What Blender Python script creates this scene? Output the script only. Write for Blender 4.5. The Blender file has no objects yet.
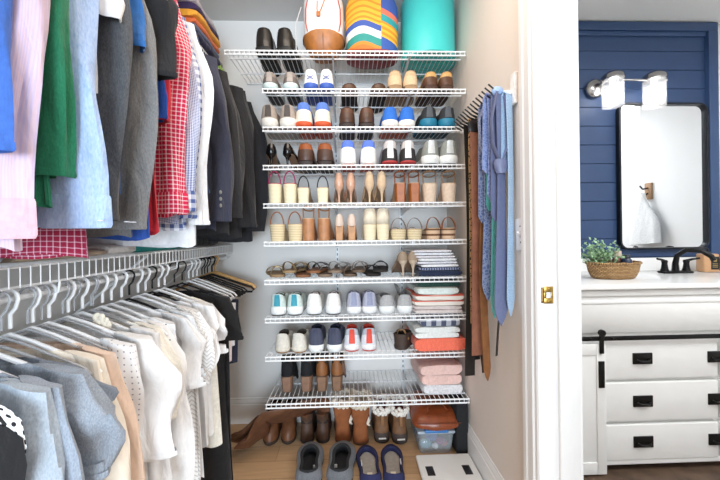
import bpy, math, random
from mathutils import Vector
random.seed(7)
PI = math.pi
C = bpy.context.scene.collection
sin, cos = math.sin, math.cos

# ------------------------------------------------------------------ helpers
def lin(h):
    h = h.lstrip('#'); r = [int(h[i:i+2], 16)/255 for i in (0, 2, 4)]
    return tuple((c/12.92 if c <= .04045 else ((c+.055)/1.055)**2.4) for c in r) + (1,)

_m = {}
def base(name, rough=.6, metal=0., sheen=0.):
    m = bpy.data.materials.new(name); m.use_nodes = True
    nt = m.node_tree; b = nt.nodes['Principled BSDF']
    b.inputs['Roughness'].default_value = rough; b.inputs['Metallic'].default_value = metal
    if sheen: b.inputs['Sheen Weight'].default_value = sheen
    return m, nt, b
def N(nt, t, **k):
    n = nt.nodes.new(t)
    for a, v in k.items():
        if a in n.inputs: n.inputs[a].default_value = v
        else: setattr(n, a, v)
    return n
def bumped(nt, b, coord, scale, strength, dist=.002, detail=4):
    nz = N(nt, 'ShaderNodeTexNoise'); nz.inputs['Scale'].default_value = scale; nz.inputs['Detail'].default_value = detail
    nt.links.new(coord, nz.inputs['Vector'])
    bp = N(nt, 'ShaderNodeBump'); bp.inputs['Strength'].default_value = strength; bp.inputs['Distance'].default_value = dist
    nt.links.new(nz.outputs['Fac'], bp.inputs['Height']); nt.links.new(bp.outputs['Normal'], b.inputs['Normal'])
def wrinkle(nt, b, coord, strength=.55):
    """soft drape creases on top of the weave"""
    mp = N(nt, 'ShaderNodeMapping'); mp.inputs['Scale'].default_value = (1, 1, .45); nt.links.new(coord, mp.inputs['Vector'])
    nz = N(nt, 'ShaderNodeTexNoise'); nz.inputs['Scale'].default_value = 16; nz.inputs['Detail'].default_value = 3; nz.inputs['Distortion'].default_value = .8
    nt.links.new(mp.outputs['Vector'], nz.inputs['Vector'])
    bp = N(nt, 'ShaderNodeBump'); bp.inputs['Strength'].default_value = strength; bp.inputs['Distance'].default_value = .022
    nt.links.new(nz.outputs['Fac'], bp.inputs['Height'])
    l = b.inputs['Normal'].links
    if l: nt.links.new(l[0].from_socket, bp.inputs['Normal'])
    nt.links.new(bp.outputs['Normal'], b.inputs['Normal'])
def mat(col, rough=.6, metal=0., var=.12, scale=60, bump=.25, sheen=0., spec=None, fine=None):
    """plain surface with a little procedural mottling and grain"""
    key = (col, rough, metal, var, scale, bump, sheen, spec)
    if key in _m: return _m[key]
    m, nt, b = base('surface_' + col.strip('#'), rough, metal, sheen)
    tc = N(nt, 'ShaderNodeTexCoord'); c = lin(col)
    if spec is not None: b.inputs['Specular IOR Level'].default_value = spec
    if var:
        nz = N(nt, 'ShaderNodeTexNoise'); nz.inputs['Scale'].default_value = scale; nz.inputs['Detail'].default_value = 3
        nt.links.new(tc.outputs['Object'], nz.inputs['Vector'])
        mr = N(nt, 'ShaderNodeMapRange'); mr.inputs['From Min'].default_value = .3; mr.inputs['From Max'].default_value = .7
        mr.inputs['To Min'].default_value = 1-var; mr.inputs['To Max'].default_value = 1+var*.6
        nt.links.new(nz.outputs['Fac'], mr.inputs['Value'])
        vm = N(nt, 'ShaderNodeVectorMath', operation='SCALE'); vm.inputs[0].default_value = c[:3]
        nt.links.new(mr.outputs['Result'], vm.inputs['Scale']); nt.links.new(vm.outputs['Vector'], b.inputs['Base Color'])
    else: b.inputs['Base Color'].default_value = c
    if bump: bumped(nt, b, tc.outputs['Object'], scale*3, bump)
    if sheen: wrinkle(nt, b, tc.outputs['Object'])
    _m[key] = m; return m
def cloth(col, var=.1, scale=90, bump=.3): return mat(col, .9, 0, var, scale, bump, .15)
def leather(col, rough=.42): return mat(col, rough, 0, .22, 30, .15)
def heather(a, b_, scale=420):
    key = ('heather', a, b_, scale)
    if key in _m: return _m[key]
    m, nt, b = base('heather_' + a.strip('#'), .95, 0, .1)
    tc = N(nt, 'ShaderNodeTexCoord'); mp = N(nt, 'ShaderNodeMapping'); mp.inputs['Scale'].default_value = (1, 1, .35)
    nt.links.new(tc.outputs['Object'], mp.inputs['Vector'])
    nz = N(nt, 'ShaderNodeTexNoise'); nz.inputs['Scale'].default_value = scale; nz.inputs['Detail'].default_value = 5
    nt.links.new(mp.outputs['Vector'], nz.inputs['Vector'])
    r = N(nt, 'ShaderNodeValToRGB'); r.color_ramp.elements[0].position = .25; r.color_ramp.elements[1].position = .75
    r.color_ramp.elements[0].color = lin(a); r.color_ramp.elements[1].color = lin(b_)
    nt.links.new(nz.outputs['Fac'], r.inputs['Fac']); nt.links.new(r.outputs['Color'], b.inputs['Base Color'])
    bumped(nt, b, tc.outputs['Object'], 400, .15); wrinkle(nt, b, tc.outputs['Object'])
    _m[key] = m; return m
def math_(nt, op, a, b_=None):
    n = N(nt, 'ShaderNodeMath', operation=op)
    for i, v in enumerate((a, b_)):
        if v is None: continue
        if isinstance(v, (int, float)): n.inputs[i].default_value = v
        else: nt.links.new(v, n.inputs[i])
    return n.outputs[0]
def mixc(nt, fac, a, b_):
    n = N(nt, 'ShaderNodeMix', data_type='RGBA')
    if isinstance(fac, (int, float)): n.inputs[0].default_value = fac
    else: nt.links.new(fac, n.inputs[0])
    for i, v in ((6, a), (7, b_)):
        if isinstance(v, tuple): n.inputs[i].default_value = v
        else: nt.links.new(v, n.inputs[i])
    return n.outputs[2]
def uvsplit(nt, scale=1.):
    tc = N(nt, 'ShaderNodeTexCoord'); mp = N(nt, 'ShaderNodeMapping'); mp.inputs['Scale'].default_value = (scale, scale, scale)
    nt.links.new(tc.outputs['UV'], mp.inputs['Vector'])
    sp = N(nt, 'ShaderNodeSeparateXYZ'); nt.links.new(mp.outputs['Vector'], sp.inputs[0])
    return tc, sp.outputs[0], sp.outputs[1]
def gingham(a, b_, cell, name='gingham', width=.5):
    """woven check: both stripe directions darken, crossings darkest"""
    m, nt, b = base(name, .9, 0, .1)
    tc, u, v = uvsplit(nt, 1/cell)
    su = math_(nt, 'LESS_THAN', math_(nt, 'FRACT', u), width); sv = math_(nt, 'LESS_THAN', math_(nt, 'FRACT', v), width)
    f = math_(nt, 'MULTIPLY', math_(nt, 'ADD', su, sv), .5)
    nt.links.new(mixc(nt, f, lin(a), lin(b_)), b.inputs['Base Color'])
    bumped(nt, b, tc.outputs['Object'], 150, .2); wrinkle(nt, b, tc.outputs['Object']); return m
def stripes(cols, period, name='stripes', axis=1, coord='UV', rough=.85, wob=0.):
    """bands of colours repeated every `period` metres"""
    m, nt, b = base(name, rough, 0, .05)
    tc = N(nt, 'ShaderNodeTexCoord'); sp = N(nt, 'ShaderNodeSeparateXYZ'); nt.links.new(tc.outputs[coord], sp.inputs[0])
    val = sp.outputs[axis]
    if wob:
        nz = N(nt, 'ShaderNodeTexNoise'); nz.inputs['Scale'].default_value = 9; nz.inputs['Detail'].default_value = 0
        nt.links.new(tc.outputs['Object'], nz.inputs['Vector']); val = math_(nt, 'ADD', val, math_(nt, 'MULTIPLY', nz.outputs['Fac'], wob))
    fr = math_(nt, 'FRACT', math_(nt, 'DIVIDE', val, period))
    r = N(nt, 'ShaderNodeValToRGB'); r.color_ramp.interpolation = 'CONSTANT'
    e = r.color_ramp.elements
    while len(e) < len(cols): e.new(.5)
    for i, (p, c) in enumerate(cols): e[i].position = p; e[i].color = lin(c)
    nt.links.new(fr, r.inputs['Fac']); nt.links.new(r.outputs['Color'], b.inputs['Base Color'])
    bumped(nt, b, tc.outputs['Object'], 120, .2)
    if 'lilac' in name: wrinkle(nt, b, tc.outputs['Object'])
    return m
def dots(bg, fg, cell, r=.25, name='dotted', rand=0.):
    m, nt, b = base(name, .9, 0, .1)
    tc = N(nt, 'ShaderNodeTexCoord'); vo = N(nt, 'ShaderNodeTexVoronoi'); vo.inputs['Scale'].default_value = 1/cell
    vo.inputs['Randomness'].default_value = rand; nt.links.new(tc.outputs['UV'], vo.inputs['Vector'])
    f = math_(nt, 'LESS_THAN', vo.outputs['Distance'], r)
    nt.links.new(mixc(nt, f, lin(bg), lin(fg)), b.inputs['Base Color']); return m
def chevron(a, b_, cell, name='chevron'):
    m, nt, b = base(name, .9)
    tc, u, v = uvsplit(nt, 1/cell)
    z = math_(nt, 'FRACT', math_(nt, 'ADD', v, math_(nt, 'PINGPONG', u, 1.)))
    f = math_(nt, 'LESS_THAN', z, .35)
    nt.links.new(mixc(nt, f, lin(a), lin(b_)), b.inputs['Base Color']); return m
def glass(col='#ffffff', rough=.03, alpha=.25):
    m, nt, b = base('clear_' + col.strip('#'), rough)
    b.inputs['Base Color'].default_value = lin(col); b.inputs['Alpha'].default_value = alpha
    b.inputs['Specular IOR Level'].default_value = .8; return m

class MB:
    def __init__(s): s.v = []; s.f = []; s.uv = []
    def grid(s, rows, closed=True, capA=False, capB=False, u0=0., uscale=1.):
        o = len(s.v); n = len(rows[0]); rows = [[Vector(p) for p in r] for r in rows]
        cu = []
        for r in rows:
            c = [0.]
            for i in range(1, n+1): c.append(c[-1] + (r[i % n]-r[i-1]).length)
            cu.append(c)
        big = max(cu, key=lambda c: c[-1]); vv = [0.]
        for k in range(1, len(rows)): vv.append(vv[-1] + sum((rows[k][i]-rows[k-1][i]).length for i in range(n))/n)
        for r in rows: s.v += [tuple(p) for p in r]
        for k in range(len(rows)-1):
            for i in range(n if closed else n-1):
                j = (i+1) % n
                s.f.append((o+k*n+i, o+k*n+j, o+(k+1)*n+j, o+(k+1)*n+i))
                s.uv.append(((big[i]+u0, vv[k]), (big[i+1]+u0, vv[k]), (big[i+1]+u0, vv[k+1]), (big[i]+u0, vv[k+1])))
        for flag, k in ((capA, 0), (capB, len(rows)-1)):
            if flag:
                idx = [o+k*n+i for i in range(n)]
                if flag is True and k == 0: idx.reverse()
                s.f.append(tuple(idx)); s.uv.append(tuple((s.v[i][0]+s.v[i][1]*.3, s.v[i][2]+s.v[i][1]*.5) for i in idx))
        return s
    def rbox(s, x0, x1, y0, y1, z0, z1, r=.004, n=3):
        r = min(r, (x1-x0)/2.01, (y1-y0)/2.01, (z1-z0)/2.01)
        def ring(z, ins):
            pts = []; rr = max(r-ins, .0003)
            for cx, cy, a0 in ((x1-r, y1-r, 0), (x0+r, y1-r, PI/2), (x0+r, y0+r, PI), (x1-r, y0+r, 1.5*PI)):
                for i in range(n+1):
                    a = a0+PI/2*i/n; pts.append((cx+rr*cos(a), cy+rr*sin(a), z))
            return pts
        rows = []
        for i in range(n+1): a = PI/2*i/n; rows.append(ring(z0+r*(1-sin(a)), r*(1-cos(a))))
        rows.reverse(); rows = [ring(z0+r*(1-cos(PI/2*i/n)), r*(1-sin(PI/2*i/n))) for i in range(n+1)]
        rows += [ring(z1-r*(1-sin(PI/2*i/n)), r*(1-cos(PI/2*i/n))) for i in range(n+1)]
        return s.grid(rows, True, True, True)
    def box(s, x0, x1, y0, y1, z0, z1):
        o = len(s.v)
        s.v += [(x, y, z) for z in (z0, z1) for x, y in ((x0, y0), (x1, y0), (x1, y1), (x0, y1))]
        for q in ((3, 2, 1, 0), (4, 5, 6, 7), (0, 1, 5, 4), (1, 2, 6, 5), (2, 3, 7, 6), (3, 0, 4, 7)):
            s.f.append(tuple(o+i for i in q))
            P = [s.v[o+i] for i in q]; ax = [i for i in range(3) if max(p[i] for p in P)-min(p[i] for p in P) > 1e-7][:2]
            if len(ax) < 2: ax = [0, 1]
            s.uv.append(tuple((p[ax[0]], p[ax[1]]) for p in P))
        return s
    def tube(s, pts, r, n=6, caps=True, flat=1., up=None, closed=False):
        """swept tube; r number or list; flat scales the section along the `up` axis"""
        P = [Vector(p) for p in pts]; rows = []; m = len(P); prev = None
        for i, p in enumerate(P):
            a = P[i-1] if (i or closed) else P[0]; b = P[(i+1) % m] if (i < m-1 or closed) else P[-1]
            t = (b-a).normalized()
            if up is not None: u = Vector(up); u = (u-t*u.dot(t)).normalized()
            elif prev is None:
                u = Vector((0, 0, 1)) if abs(t.z) < .9 else Vector((1, 0, 0)); u = (u-t*u.dot(t)).normalized()
            else: u = (prev-t*prev.dot(t)).normalized()
            prev = u; w = t.cross(u); rr = r[i] if isinstance(r, (list, tuple)) else r
            rows.append([p+u*(rr*flat*sin(2*PI*k/n))+w*(rr*cos(2*PI*k/n)) for k in range(n)])
        if closed: rows.append(rows[0]); caps = False
        return s.grid(rows, True, caps, caps)
    def lathe(s, prof, c=(0, 0, 0), n=24, capA=True, capB=True, sx=1., sy=1.):
        return s.grid([[(c[0]+r*sx*cos(2*PI*i/n), c[1]+r*sy*sin(2*PI*i/n), c[2]+z) for i in range(n)] for r, z in prof], True, capA, capB)
    def ball(s, c, r, n=10, sc=(1, 1, 1)):
        rows = [[(c[0]+sc[0]*r*sin(PI*k/n)*cos(2*PI*i/n/1.), c[1]+sc[1]*r*sin(PI*k/n)*sin(2*PI*i/n), c[2]+sc[2]*r*cos(PI*k/n)) for i in range(n)] for k in range(1, n)]
        return s.grid(rows, True, True, True)
    def build(s, name, m, parent=None, smooth=True, sub=0, solid=0.):
        me = bpy.data.meshes.new(name); me.from_pydata(s.v, [], s.f)
        uv = me.uv_layers.new(name='UVMap'); k = 0; flat = []
        for f in s.uv:
            for c in f: flat += [c[0], c[1]]
        uv.data.foreach_set('uv', flat)
        me.validate(); me.update()
        if smooth:
            me.polygons.foreach_set('use_smooth', [True]*len(me.polygons))
            try: me.set_sharp_from_angle(angle=math.radians(48))
            except Exception: pass
        if m: me.materials.append(m)
        o = bpy.data.objects.new(name, me); C.objects.link(o)
        if parent: o.parent = parent
        if solid:
            md = o.modifiers.new('thickness', 'SOLIDIFY'); md.thickness = solid; md.offset = 0
        if sub:
            md = o.modifiers.new('round', 'SUBSURF'); md.levels = sub; md.render_levels = sub
        return o

def thing(name, label, cat, loc=(0, 0, 0), rz=0, group=None):
    o = bpy.data.objects.new(name, None); C.objects.link(o); o.empty_display_size = .05
    o.location = loc; o.rotation_euler = (0, 0, rz); o['label'] = label; o['category'] = cat
    if group: o['group'] = group
    return o
def tag(o, label, cat, group=None):
    o['label'] = label; o['category'] = cat
    if group: o['group'] = group
    return o
def struct(name, mb, m, smooth=False):
    o = mb.build(name, m, None, smooth); o['kind'] = 'structure'; return o
def dup(root, loc, rz, label, group=None):
    r = root.copy(); C.objects.link(r); r.location = loc; r.rotation_euler = (0, 0, rz); r['label'] = label
    if group: r['group'] = group
    for ch in list(root.children):
        c = ch.copy(); C.objects.link(c); c.parent = r
        for g in ch.children:
            d = g.copy(); C.objects.link(d); d.parent = c
    return r
def lerp(a, b, t): return a+(b-a)*t
def sm(a, b, x):
    t = max(0, min(1, (x-a)/(b-a))); return t*t*(3-2*t)

# ------------------------------------------------------------------ room dimensions (metres)
H = 1.217                    # eye height
LX, RX = -1.055, .65         # closet side walls
BY = 2.206                   # back wall
CZ = 2.60                    # ceiling
SF = 1.80                    # front of the shoe shelves
JY = 1.127                   # face of the far door jamb
BX0 = .784                   # bathroom face of the partition
WHITE = '#f1f1f0'

# walls
def wallmat(name, col, bump=.12):
    m, nt, b = base(name, .85); tc = N(nt, 'ShaderNodeTexCoord')
    nz = N(nt, 'ShaderNodeTexNoise'); nz.inputs['Scale'].default_value = 2.2; nt.links.new(tc.outputs['Object'], nz.inputs['Vector'])
    c = lin(col); d = tuple(x*.94 for x in c[:3])+(1,)
    nt.links.new(mixc(nt, nz.outputs['Fac'], c, d), b.inputs['Base Color'])
    bumped(nt, b, tc.outputs['Object'], 160, bump, .001); return m
M_wall = wallmat('painted_wall', '#ece8e4'); M_ceil = wallmat('ceiling_paint', '#e2e0de')
M_bwall = wallmat('bathroom_wall_paint', '#f4f5f6')
M_trim = mat('#eceae8', .35, 0, .02, 10, .03)
struct('wall_back', MB().box(LX-.1, BX0, BY, BY+.1, -.02, CZ), M_wall)
struct('wall_left', MB().box(LX-.1, LX, -2.2, BY, -.02, CZ), M_wall)
w = MB().box(RX, BX0, JY+.018, BY, -.02, CZ); w.box(RX, BX0, .27, JY+.018, 2.12, CZ); w.box(RX, BX0, -2.2, .27, -.02, CZ)
struct('wall_right', w, wallmat('cream_wall_paint', '#e6dcd3'))
struct('ceiling', MB().box(LX-.1, BX0, -2.2, BY+.1, CZ, CZ+.08), M_ceil)

# wood floor: planks running left to right
m, nt, b = base('oak_floor', .45)
tc = N(nt, 'ShaderNodeTexCoord'); br = N(nt, 'ShaderNodeTexBrick'); br.offset = .37
br.inputs['Scale'].default_value = 1.; br.inputs['Brick Width'].default_value = 1.1; br.inputs['Row Height'].default_value = .13
br.inputs['Mortar Size'].default_value = .0012; br.inputs['Color1'].default_value = lin('#c6a17a'); br.inputs['Color2'].default_value = lin('#b8946f')
br.inputs['Mortar'].default_value = lin('#8a6a4c'); nt.links.new(tc.outputs['Object'], br.inputs['Vector'])
mp = N(nt, 'ShaderNodeMapping'); mp.inputs['Scale'].default_value = (2, 26, 1); nt.links.new(tc.outputs['Object'], mp.inputs['Vector'])
nz = N(nt, 'ShaderNodeTexNoise'); nz.inputs['Scale'].default_value = 2.5; nz.inputs['Detail'].default_value = 6; nt.links.new(mp.outputs['Vector'], nz.inputs['Vector'])
mr = N(nt, 'ShaderNodeMapRange'); mr.inputs['To Min'].default_value = .72; mr.inputs['To Max'].default_value = 1.2; nt.links.new(nz.outputs['Fac'], mr.inputs['Value'])
vm = N(nt, 'ShaderNodeVectorMath', operation='SCALE'); nt.links.new(br.outputs['Color'], vm.inputs[0]); nt.links.new(mr.outputs['Result'], vm.inputs['Scale'])
nt.links.new(vm.outputs['Vector'], b.inputs['Base Color'])
M_floor = m
struct('floor', MB().box(LX-.1, BX0, -2.2, BY+.1, -.06, 0), M_floor)
struct('floor_bathroom', MB().box(BX0, 3.6, -1.2, BY+.1, -.06, 0), mat('#5d4a3c', .5, 0, .35, 12, .1))

# baseboards with a moulded top
def baseboard(name, a, b_, nrm):
    a = Vector(a); b_ = Vector(b_); nrm = Vector(nrm)
    prof = [(0, 0), (.016, 0), (.016, .118), (.012, .124), (.012, .132), (.008, .142), (.005, .150), (.005, .158), (0, .160)]
    rows = [[p+nrm*d+Vector((0, 0, z)) for d, z in prof] for p in (a, b_)]
    return struct(name, MB().grid(rows, True, True, True), M_trim)
baseboard('baseboard_back', (LX, BY, 0), (RX, BY, 0), (0, -1, 0))
baseboard('baseboard_right', (RX, BY, 0), (RX, 1.219, 0), (-1, 0, 0))
baseboard('baseboard_left', (LX, -2.2, 0), (LX, BY, 0), (1, 0, 0))

# door casing, jamb, stop
def casing(x, side, name, y0, y1):
    prof = [(0, 0), (.009, 0), (.013, .007), (.013, .02), (.018, .026), (.018, .058), (.021, .066), (.021, .084), (.014, .09), (0, .092)]
    rows = [[(x+side*d, y0+(y1-y0)*k/.092, z) for d, k in prof] for z in (0, 2.12)]
    return struct(name, MB().grid(rows, True, True, True), M_trim)
casing(RX, -1, 'trim_1', JY+.000, JY+.092)
casing(BX0, 1, 'trim_2', JY+.000, JY+.092)
j = MB().rbox(RX-.002, BX0+.002, JY, JY+.018, 0, 2.11, .002); j.rbox(.708, .752, JY-.011, JY+.002, 0, 2.10, .003); j.rbox(RX-.02, BX0+.02, .27, JY+.092, 2.10, 2.19, .004); j.rbox(RX-.02, BX0+.02, .27-.09, .288, 0, 2.12, .004)
struct('trim_3', j, M_trim, True)
pl = thing('strike_plate', 'brass latch strike plate let into the white door jamb', 'strike plate', (.678, JY, .998))
brass = mat('#b9974f', .3, .9, .08, 40, .05)
p = MB()   # plate with an opening, built as a frame
for a in ((-.016, .016, .010, .029), (-.016, .016, -.029, -.010), (-.016, -.008, -.010, .010), (.008, .016, -.010, .010)): p.rbox(a[0], a[1], -.0025, 0, a[2], a[3], .0006, 1)
p.build('plate', brass, pl)
MB().grid([[(-.016-.016*sin(t), -.002+.014*(1-cos(t)), z) for t in [i*PI/2/6 for i in range(7)]] for z in (-.026, -.02, .02, .026)], False).build('lip', mat('#7c5f38', .4, .8), pl, solid=.0015)
MB().rbox(-.008, .008, -.0008, -.0002, -.01, .01, .0003, 1).build('latch_hole', mat('#e8e8ea', .6), pl)
for z in (-.021, .021): MB().ball((0, -.0026, z), .003, 8, (1, .4, 1)).build('screw', brass, pl)

sw = thing('light_switch', 'white toggle light switch on the wall beside the hanging ties', 'light switch', (RX, 1.238, 1.205))
sw.rotation_euler = (math.radians(-3), 0, 0)
plate = MB().rbox(-.009, 0, -.037, .037, -.06, .06, .003).build('face_plate', mat('#f3efee', .3, 0, .02, 10, .02), sw)
MB().rbox(-.0100, -.008, -.006, .006, -.013, .013, .0009, 2).build('toggle_slot', mat('#d8d2d0', .4), sw)
MB().tube([(-.008, 0, -.002), (-.022, 0, .009)], [.0045, .0035], 8).build('toggle', mat('#fbfafa', .3, 0, 0, 10, 0), sw)
for z in (-.03, .03): MB().ball((-.0092, 0, z), .0034, 8, (.4, 1, 1)).build('screw', mat('#5a544e', .4, .6), sw)

# ------------------------------------------------------------------ shoe shelves
M_wire = mat('#f2f3f4', .35, 0, .03, 20, .03)
ZS = [2.188-.203*i for i in range(9)] + [.314]
ORD = ['top', 'second', 'third', 'fourth', 'fifth', 'sixth', 'seventh', 'eighth', 'ninth', 'lowest']
def wire_shelf(i, z):
    x0 = -.645 if i == 0 else -.45; x1 = .642
    s = thing('wire_shelf', f'white ventilated wire shoe shelf, {ORD[i] if i in (0,9) else ORD[i]+" from the top"} of ten on the back wall', 'wire shelf', ((x0+x1)/2, SF, z), 0, 'white wire shoe shelves')
    ox = (x0+x1)/2; rods = MB(); L = x1-x0
    for y, dz in ((.0, 0), (.0, -.02), (.075, -.004), (.25, -.004), (.398, 0)):
        rods.tube([(-L/2, y, dz), (L/2, y, dz)], .0042, 6)
    rods.build('long_rods', M_wire, s)
    wires = MB(); n = int(L/.0254)
    for k in range(n+1):
        x = -L/2+.004+k*(L-.008)/n
        wires.tube([(x, .4, .003), (x, .002, .003), (x, -.0025, 0), (x, -.0025, -.022)], .0019, 4)
    wires.build('cross_wires', M_wire, s)
    for bx in (-.075, .345):
        b = MB(); x = bx-ox
        b.grid([[(x-.005, .400, -.010), (x+.005, .400, -.010), (x+.005, .400, -.045), (x-.005, .400, -.045)],
                [(x-.005, .006, -.006), (x+.005, .006, -.006), (x+.005, .006, -.016), (x-.005, .006, -.016)]], True, True, True)
        b.build('bracket', mat('#dcdfe2', .35, 0, .03), s, False)
    return s
for i, z in enumerate(ZS): wire_shelf(i, z)
for k, x in enumerate((-.075, .345)):
    b = MB().rbox(x-.0125, x+.0125, BY-.012, BY, .17, 2.3, .002, 1); o = b.build('slotted_upright', M_wire)
    tag(o, ['white slotted steel upright on the back wall behind the middle of the shelves', 'white slotted steel upright on the back wall behind the right part of the shelves'][k], 'shelf upright', 'slotted uprights')
    h = MB()
    for q in range(64): h.box(x-.003, x+.003, BY-.0128, BY-.0118, .24+q*.032, .256+q*.032)
    h.build('slots', mat('#4a4c50', .7), o, False)

# ------------------------------------------------------------------ shoes
NS = 30
def hw(q, toe=.22, ball=1., heel=.93, waist=.84, pw=.5):
    if q <= 0 or q >= 1: return 0.
    b = lerp(heel, waist, sm(.1, .38, q)); b = lerp(b, ball, sm(.38, .68, q)); b = lerp(b, ball*.86, sm(.78, 1., q))
    e = 1.
    if q < .14: e *= math.sqrt(max(0, 1-((.14-q)/.14)**2))
    if q > 1-toe: e *= max(0, 1-((q-(1-toe))/toe)**2)**pw
    return b*e
def ring(ya, yb, w, zf, sh={}, off=0., n=NS, i0=0, i1=None, bias=0.):
    pts = []
    for i in range(i0, n if i1 is None else i1):
        a = 2*PI*i/n; q = (1-cos(a))/2; s = 1 if sin(a) >= 0 else -1
        h = hw(q, **sh)*w/2
        y = ya+(yb-ya)*q; x = s*h+bias*w*q*q
        if off:
            x += off*sin(a); y -= off*cos(a)
        pts.append((x, y, zf(y, q)))
    return pts
def shell(L, W, levels, sh, elev=None, patch=None, off=0.):
    """levels: (ya, yb, width factor, z, heel rise, side dip) stacked upward"""
    rows = []
    i0, i1 = (0, None) if patch is None else (-patch, patch+1)
    for (ya, yb, ws, z, hr, dip) in levels:
        def zf(y, q, z=z, hr=hr, dip=dip):
            e = elev(y) if elev else 0
            return e+z+hr*(1-sm(0, .3, q))-dip*sin(PI*min(1, max(0, q)))
        rows.append(ring(ya*L, yb*L, W*ws, zf, sh, off, NS, i0, i1))
    return rows
def arched(rows, drop=.8):
    """patch rows re-sampled so that the upper edge curves down towards its two ends"""
    n = len(rows[0]); mid = (n-1)/2; K = 6; out = []
    for k in range(K+1):
        r = []
        for i in range(n):
            t = (len(rows)-1)*k/K*(1-drop*abs((i-mid)/mid)**2.2); a = min(int(t), len(rows)-2); f = t-a
            r.append(tuple(lerp(rows[a][i][j], rows[a+1][i][j], f) for j in range(3)))
        out.append(r)
    return out
def addlaces(root, L, W, z0, z1, m, n=5, a=.42, b=.66):
    mb = MB()
    for k in range(n):
        t = k/(n-1); y = lerp(a, b, t)*L; z = lerp(z1, z0, t); w = lerp(.2, .26, t)*W
        mb.tube([(-w, y, z-.008), (-w*.5, y+.002, z+.001), (0, y, z+.003), (w*.5, y-.002, z+.001), (w, y, z-.008)], .0022, 5)
    mb.build('laces', m, root)

def sneaker(root, L=.285, W=.098, Ht=.105, up=None, sole=None, out=None, lin_=None, heel=None, patch2=None, lace=None, sole_h=.03, collar=None):
    sh = {}
    S = sole_h
    sl = MB().grid(shell(L, W, [(.03, .96, .86, .004, 0, 0), (.0, 1., .96, .012, 0, 0), (-.015, 1.0, 1.02, S*.75, .003, .002), (-.01, .995, .98, S+.003, .004, .004)], sh, lambda y: .012*sm(.75*L, L, y)), True, True, True)
    sl.build('sole', sole, root)
    os_ = MB().grid(shell(L, W, [(.03, .955, .82, 0, 0, 0), (.01, .985, .93, .007, 0, 0)], sh, lambda y: .012*sm(.75*L, L, y)), True, True, True)
    os_.build('outsole', out or sole, root)
    h = Ht-S
    lv = [(.006, .985, .95, S, 0, 0), (.0, .975, .95, S+.18*h, 0, 0), (.003, .95, .93, S+.36*h, 0, 0), (.010, .87, .89, S+.52*h, 0, 0),
          (.016, .74, .83, S+.68*h, 0, 0), (.012, .6, .77, S+.84*h, .002, .004), (.006, .5, .70, S+.94*h, .006, .012), (.014, .47, .62, S+h*.96, .008, .014)]
    MB().grid(shell(L, W, lv, sh), True, True, False).build('upper', up, root)
    li = [(.014, .47, .62, S+h*.96, .008, .014), (.035, .45, .50, S+h*.93, .008, .016), (.05, .45, .48, S+h*.7, 0, 0), (.05, .5, .5, S+.012, 0, 0)]
    MB().grid(shell(L, W, li, sh), True, False, True).build('lining', lin_ or mat('#4b4b4d', .9), root)
    if heel: MB().grid(arched(shell(L, W, lv[0:5], sh, None, 7, .002)), False).build('heel_counter', heel, root)
    if patch2: MB().grid(shell(L, W, lv[1:7], sh, None, 1, .0026), False).build('heel_tab', patch2, root)
    if lace: addlaces(root, L, W, S+h*.60, S+h*.88, lace)
    return root
def dress(root, L=.30, W=.095, Ht=.095, up=None, heelm=None, lin_=None, toe=.3, stitch=None, counter=None):
    sh = dict(toe=toe, pw=.6); S = .022
    MB().grid(shell(L, W, [(.0, .27, .8, 0, 0, 0), (-.005, .28, .86, S, 0, 0)], dict(toe=.1)), True, True, True).build('heel', heelm, root)
    MB().grid(shell(L, W, [(.0, .99, .95, -.006, 0, 0), (-.008, 1., 1., -.001, 0, 0)], sh, lambda y: S*(1-sm(.25*L, .45*L, y))+.006), True, True, True).build('sole', heelm, root)
    h = Ht-S; e = lambda y: S*(1-sm(.25*L, .45*L, y))+.006
    lv = [(.006, .985, .93, 0, 0, 0), (.0, .975, .92, .2*h, 0, 0), (.004, .94, .92, .38*h, 0, 0), (.01, .84, .89, .5*h, 0, 0), (.016, .66, .84, .66*h, 0, 0), (.02, .5, .76, .82*h, .004, .002), (.022, .44, .64, .9*h, .008, .012)]
    MB().grid(shell(L, W, lv, sh, e), True, True, False).build('upper', up, root)
    li = [(.022, .44, .64, .9*h, .008, .012), (.04, .43, .54, .88*h, .006, .012), (.05, .45, .5, .1*h, 0, 0)]
    MB().grid(shell(L, W, li, sh, e), True, False, True).build('lining', lin_ or mat('#3a2b22', .9), root)
    if counter: MB().grid(arched(shell(L, W, lv[0:5], sh, e, 8, .0016), .55), False).build('heel_counter', counter, root)
    r = shell(L, W, lv[-1:], sh, e, None, .001)[0]; MB().tube(r, .002, 5, closed=True).build('collar', up, root)
    return root
def heel_elev(L, h): return lambda y: h*(1-sm(.2*L, .74*L, y))
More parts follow.
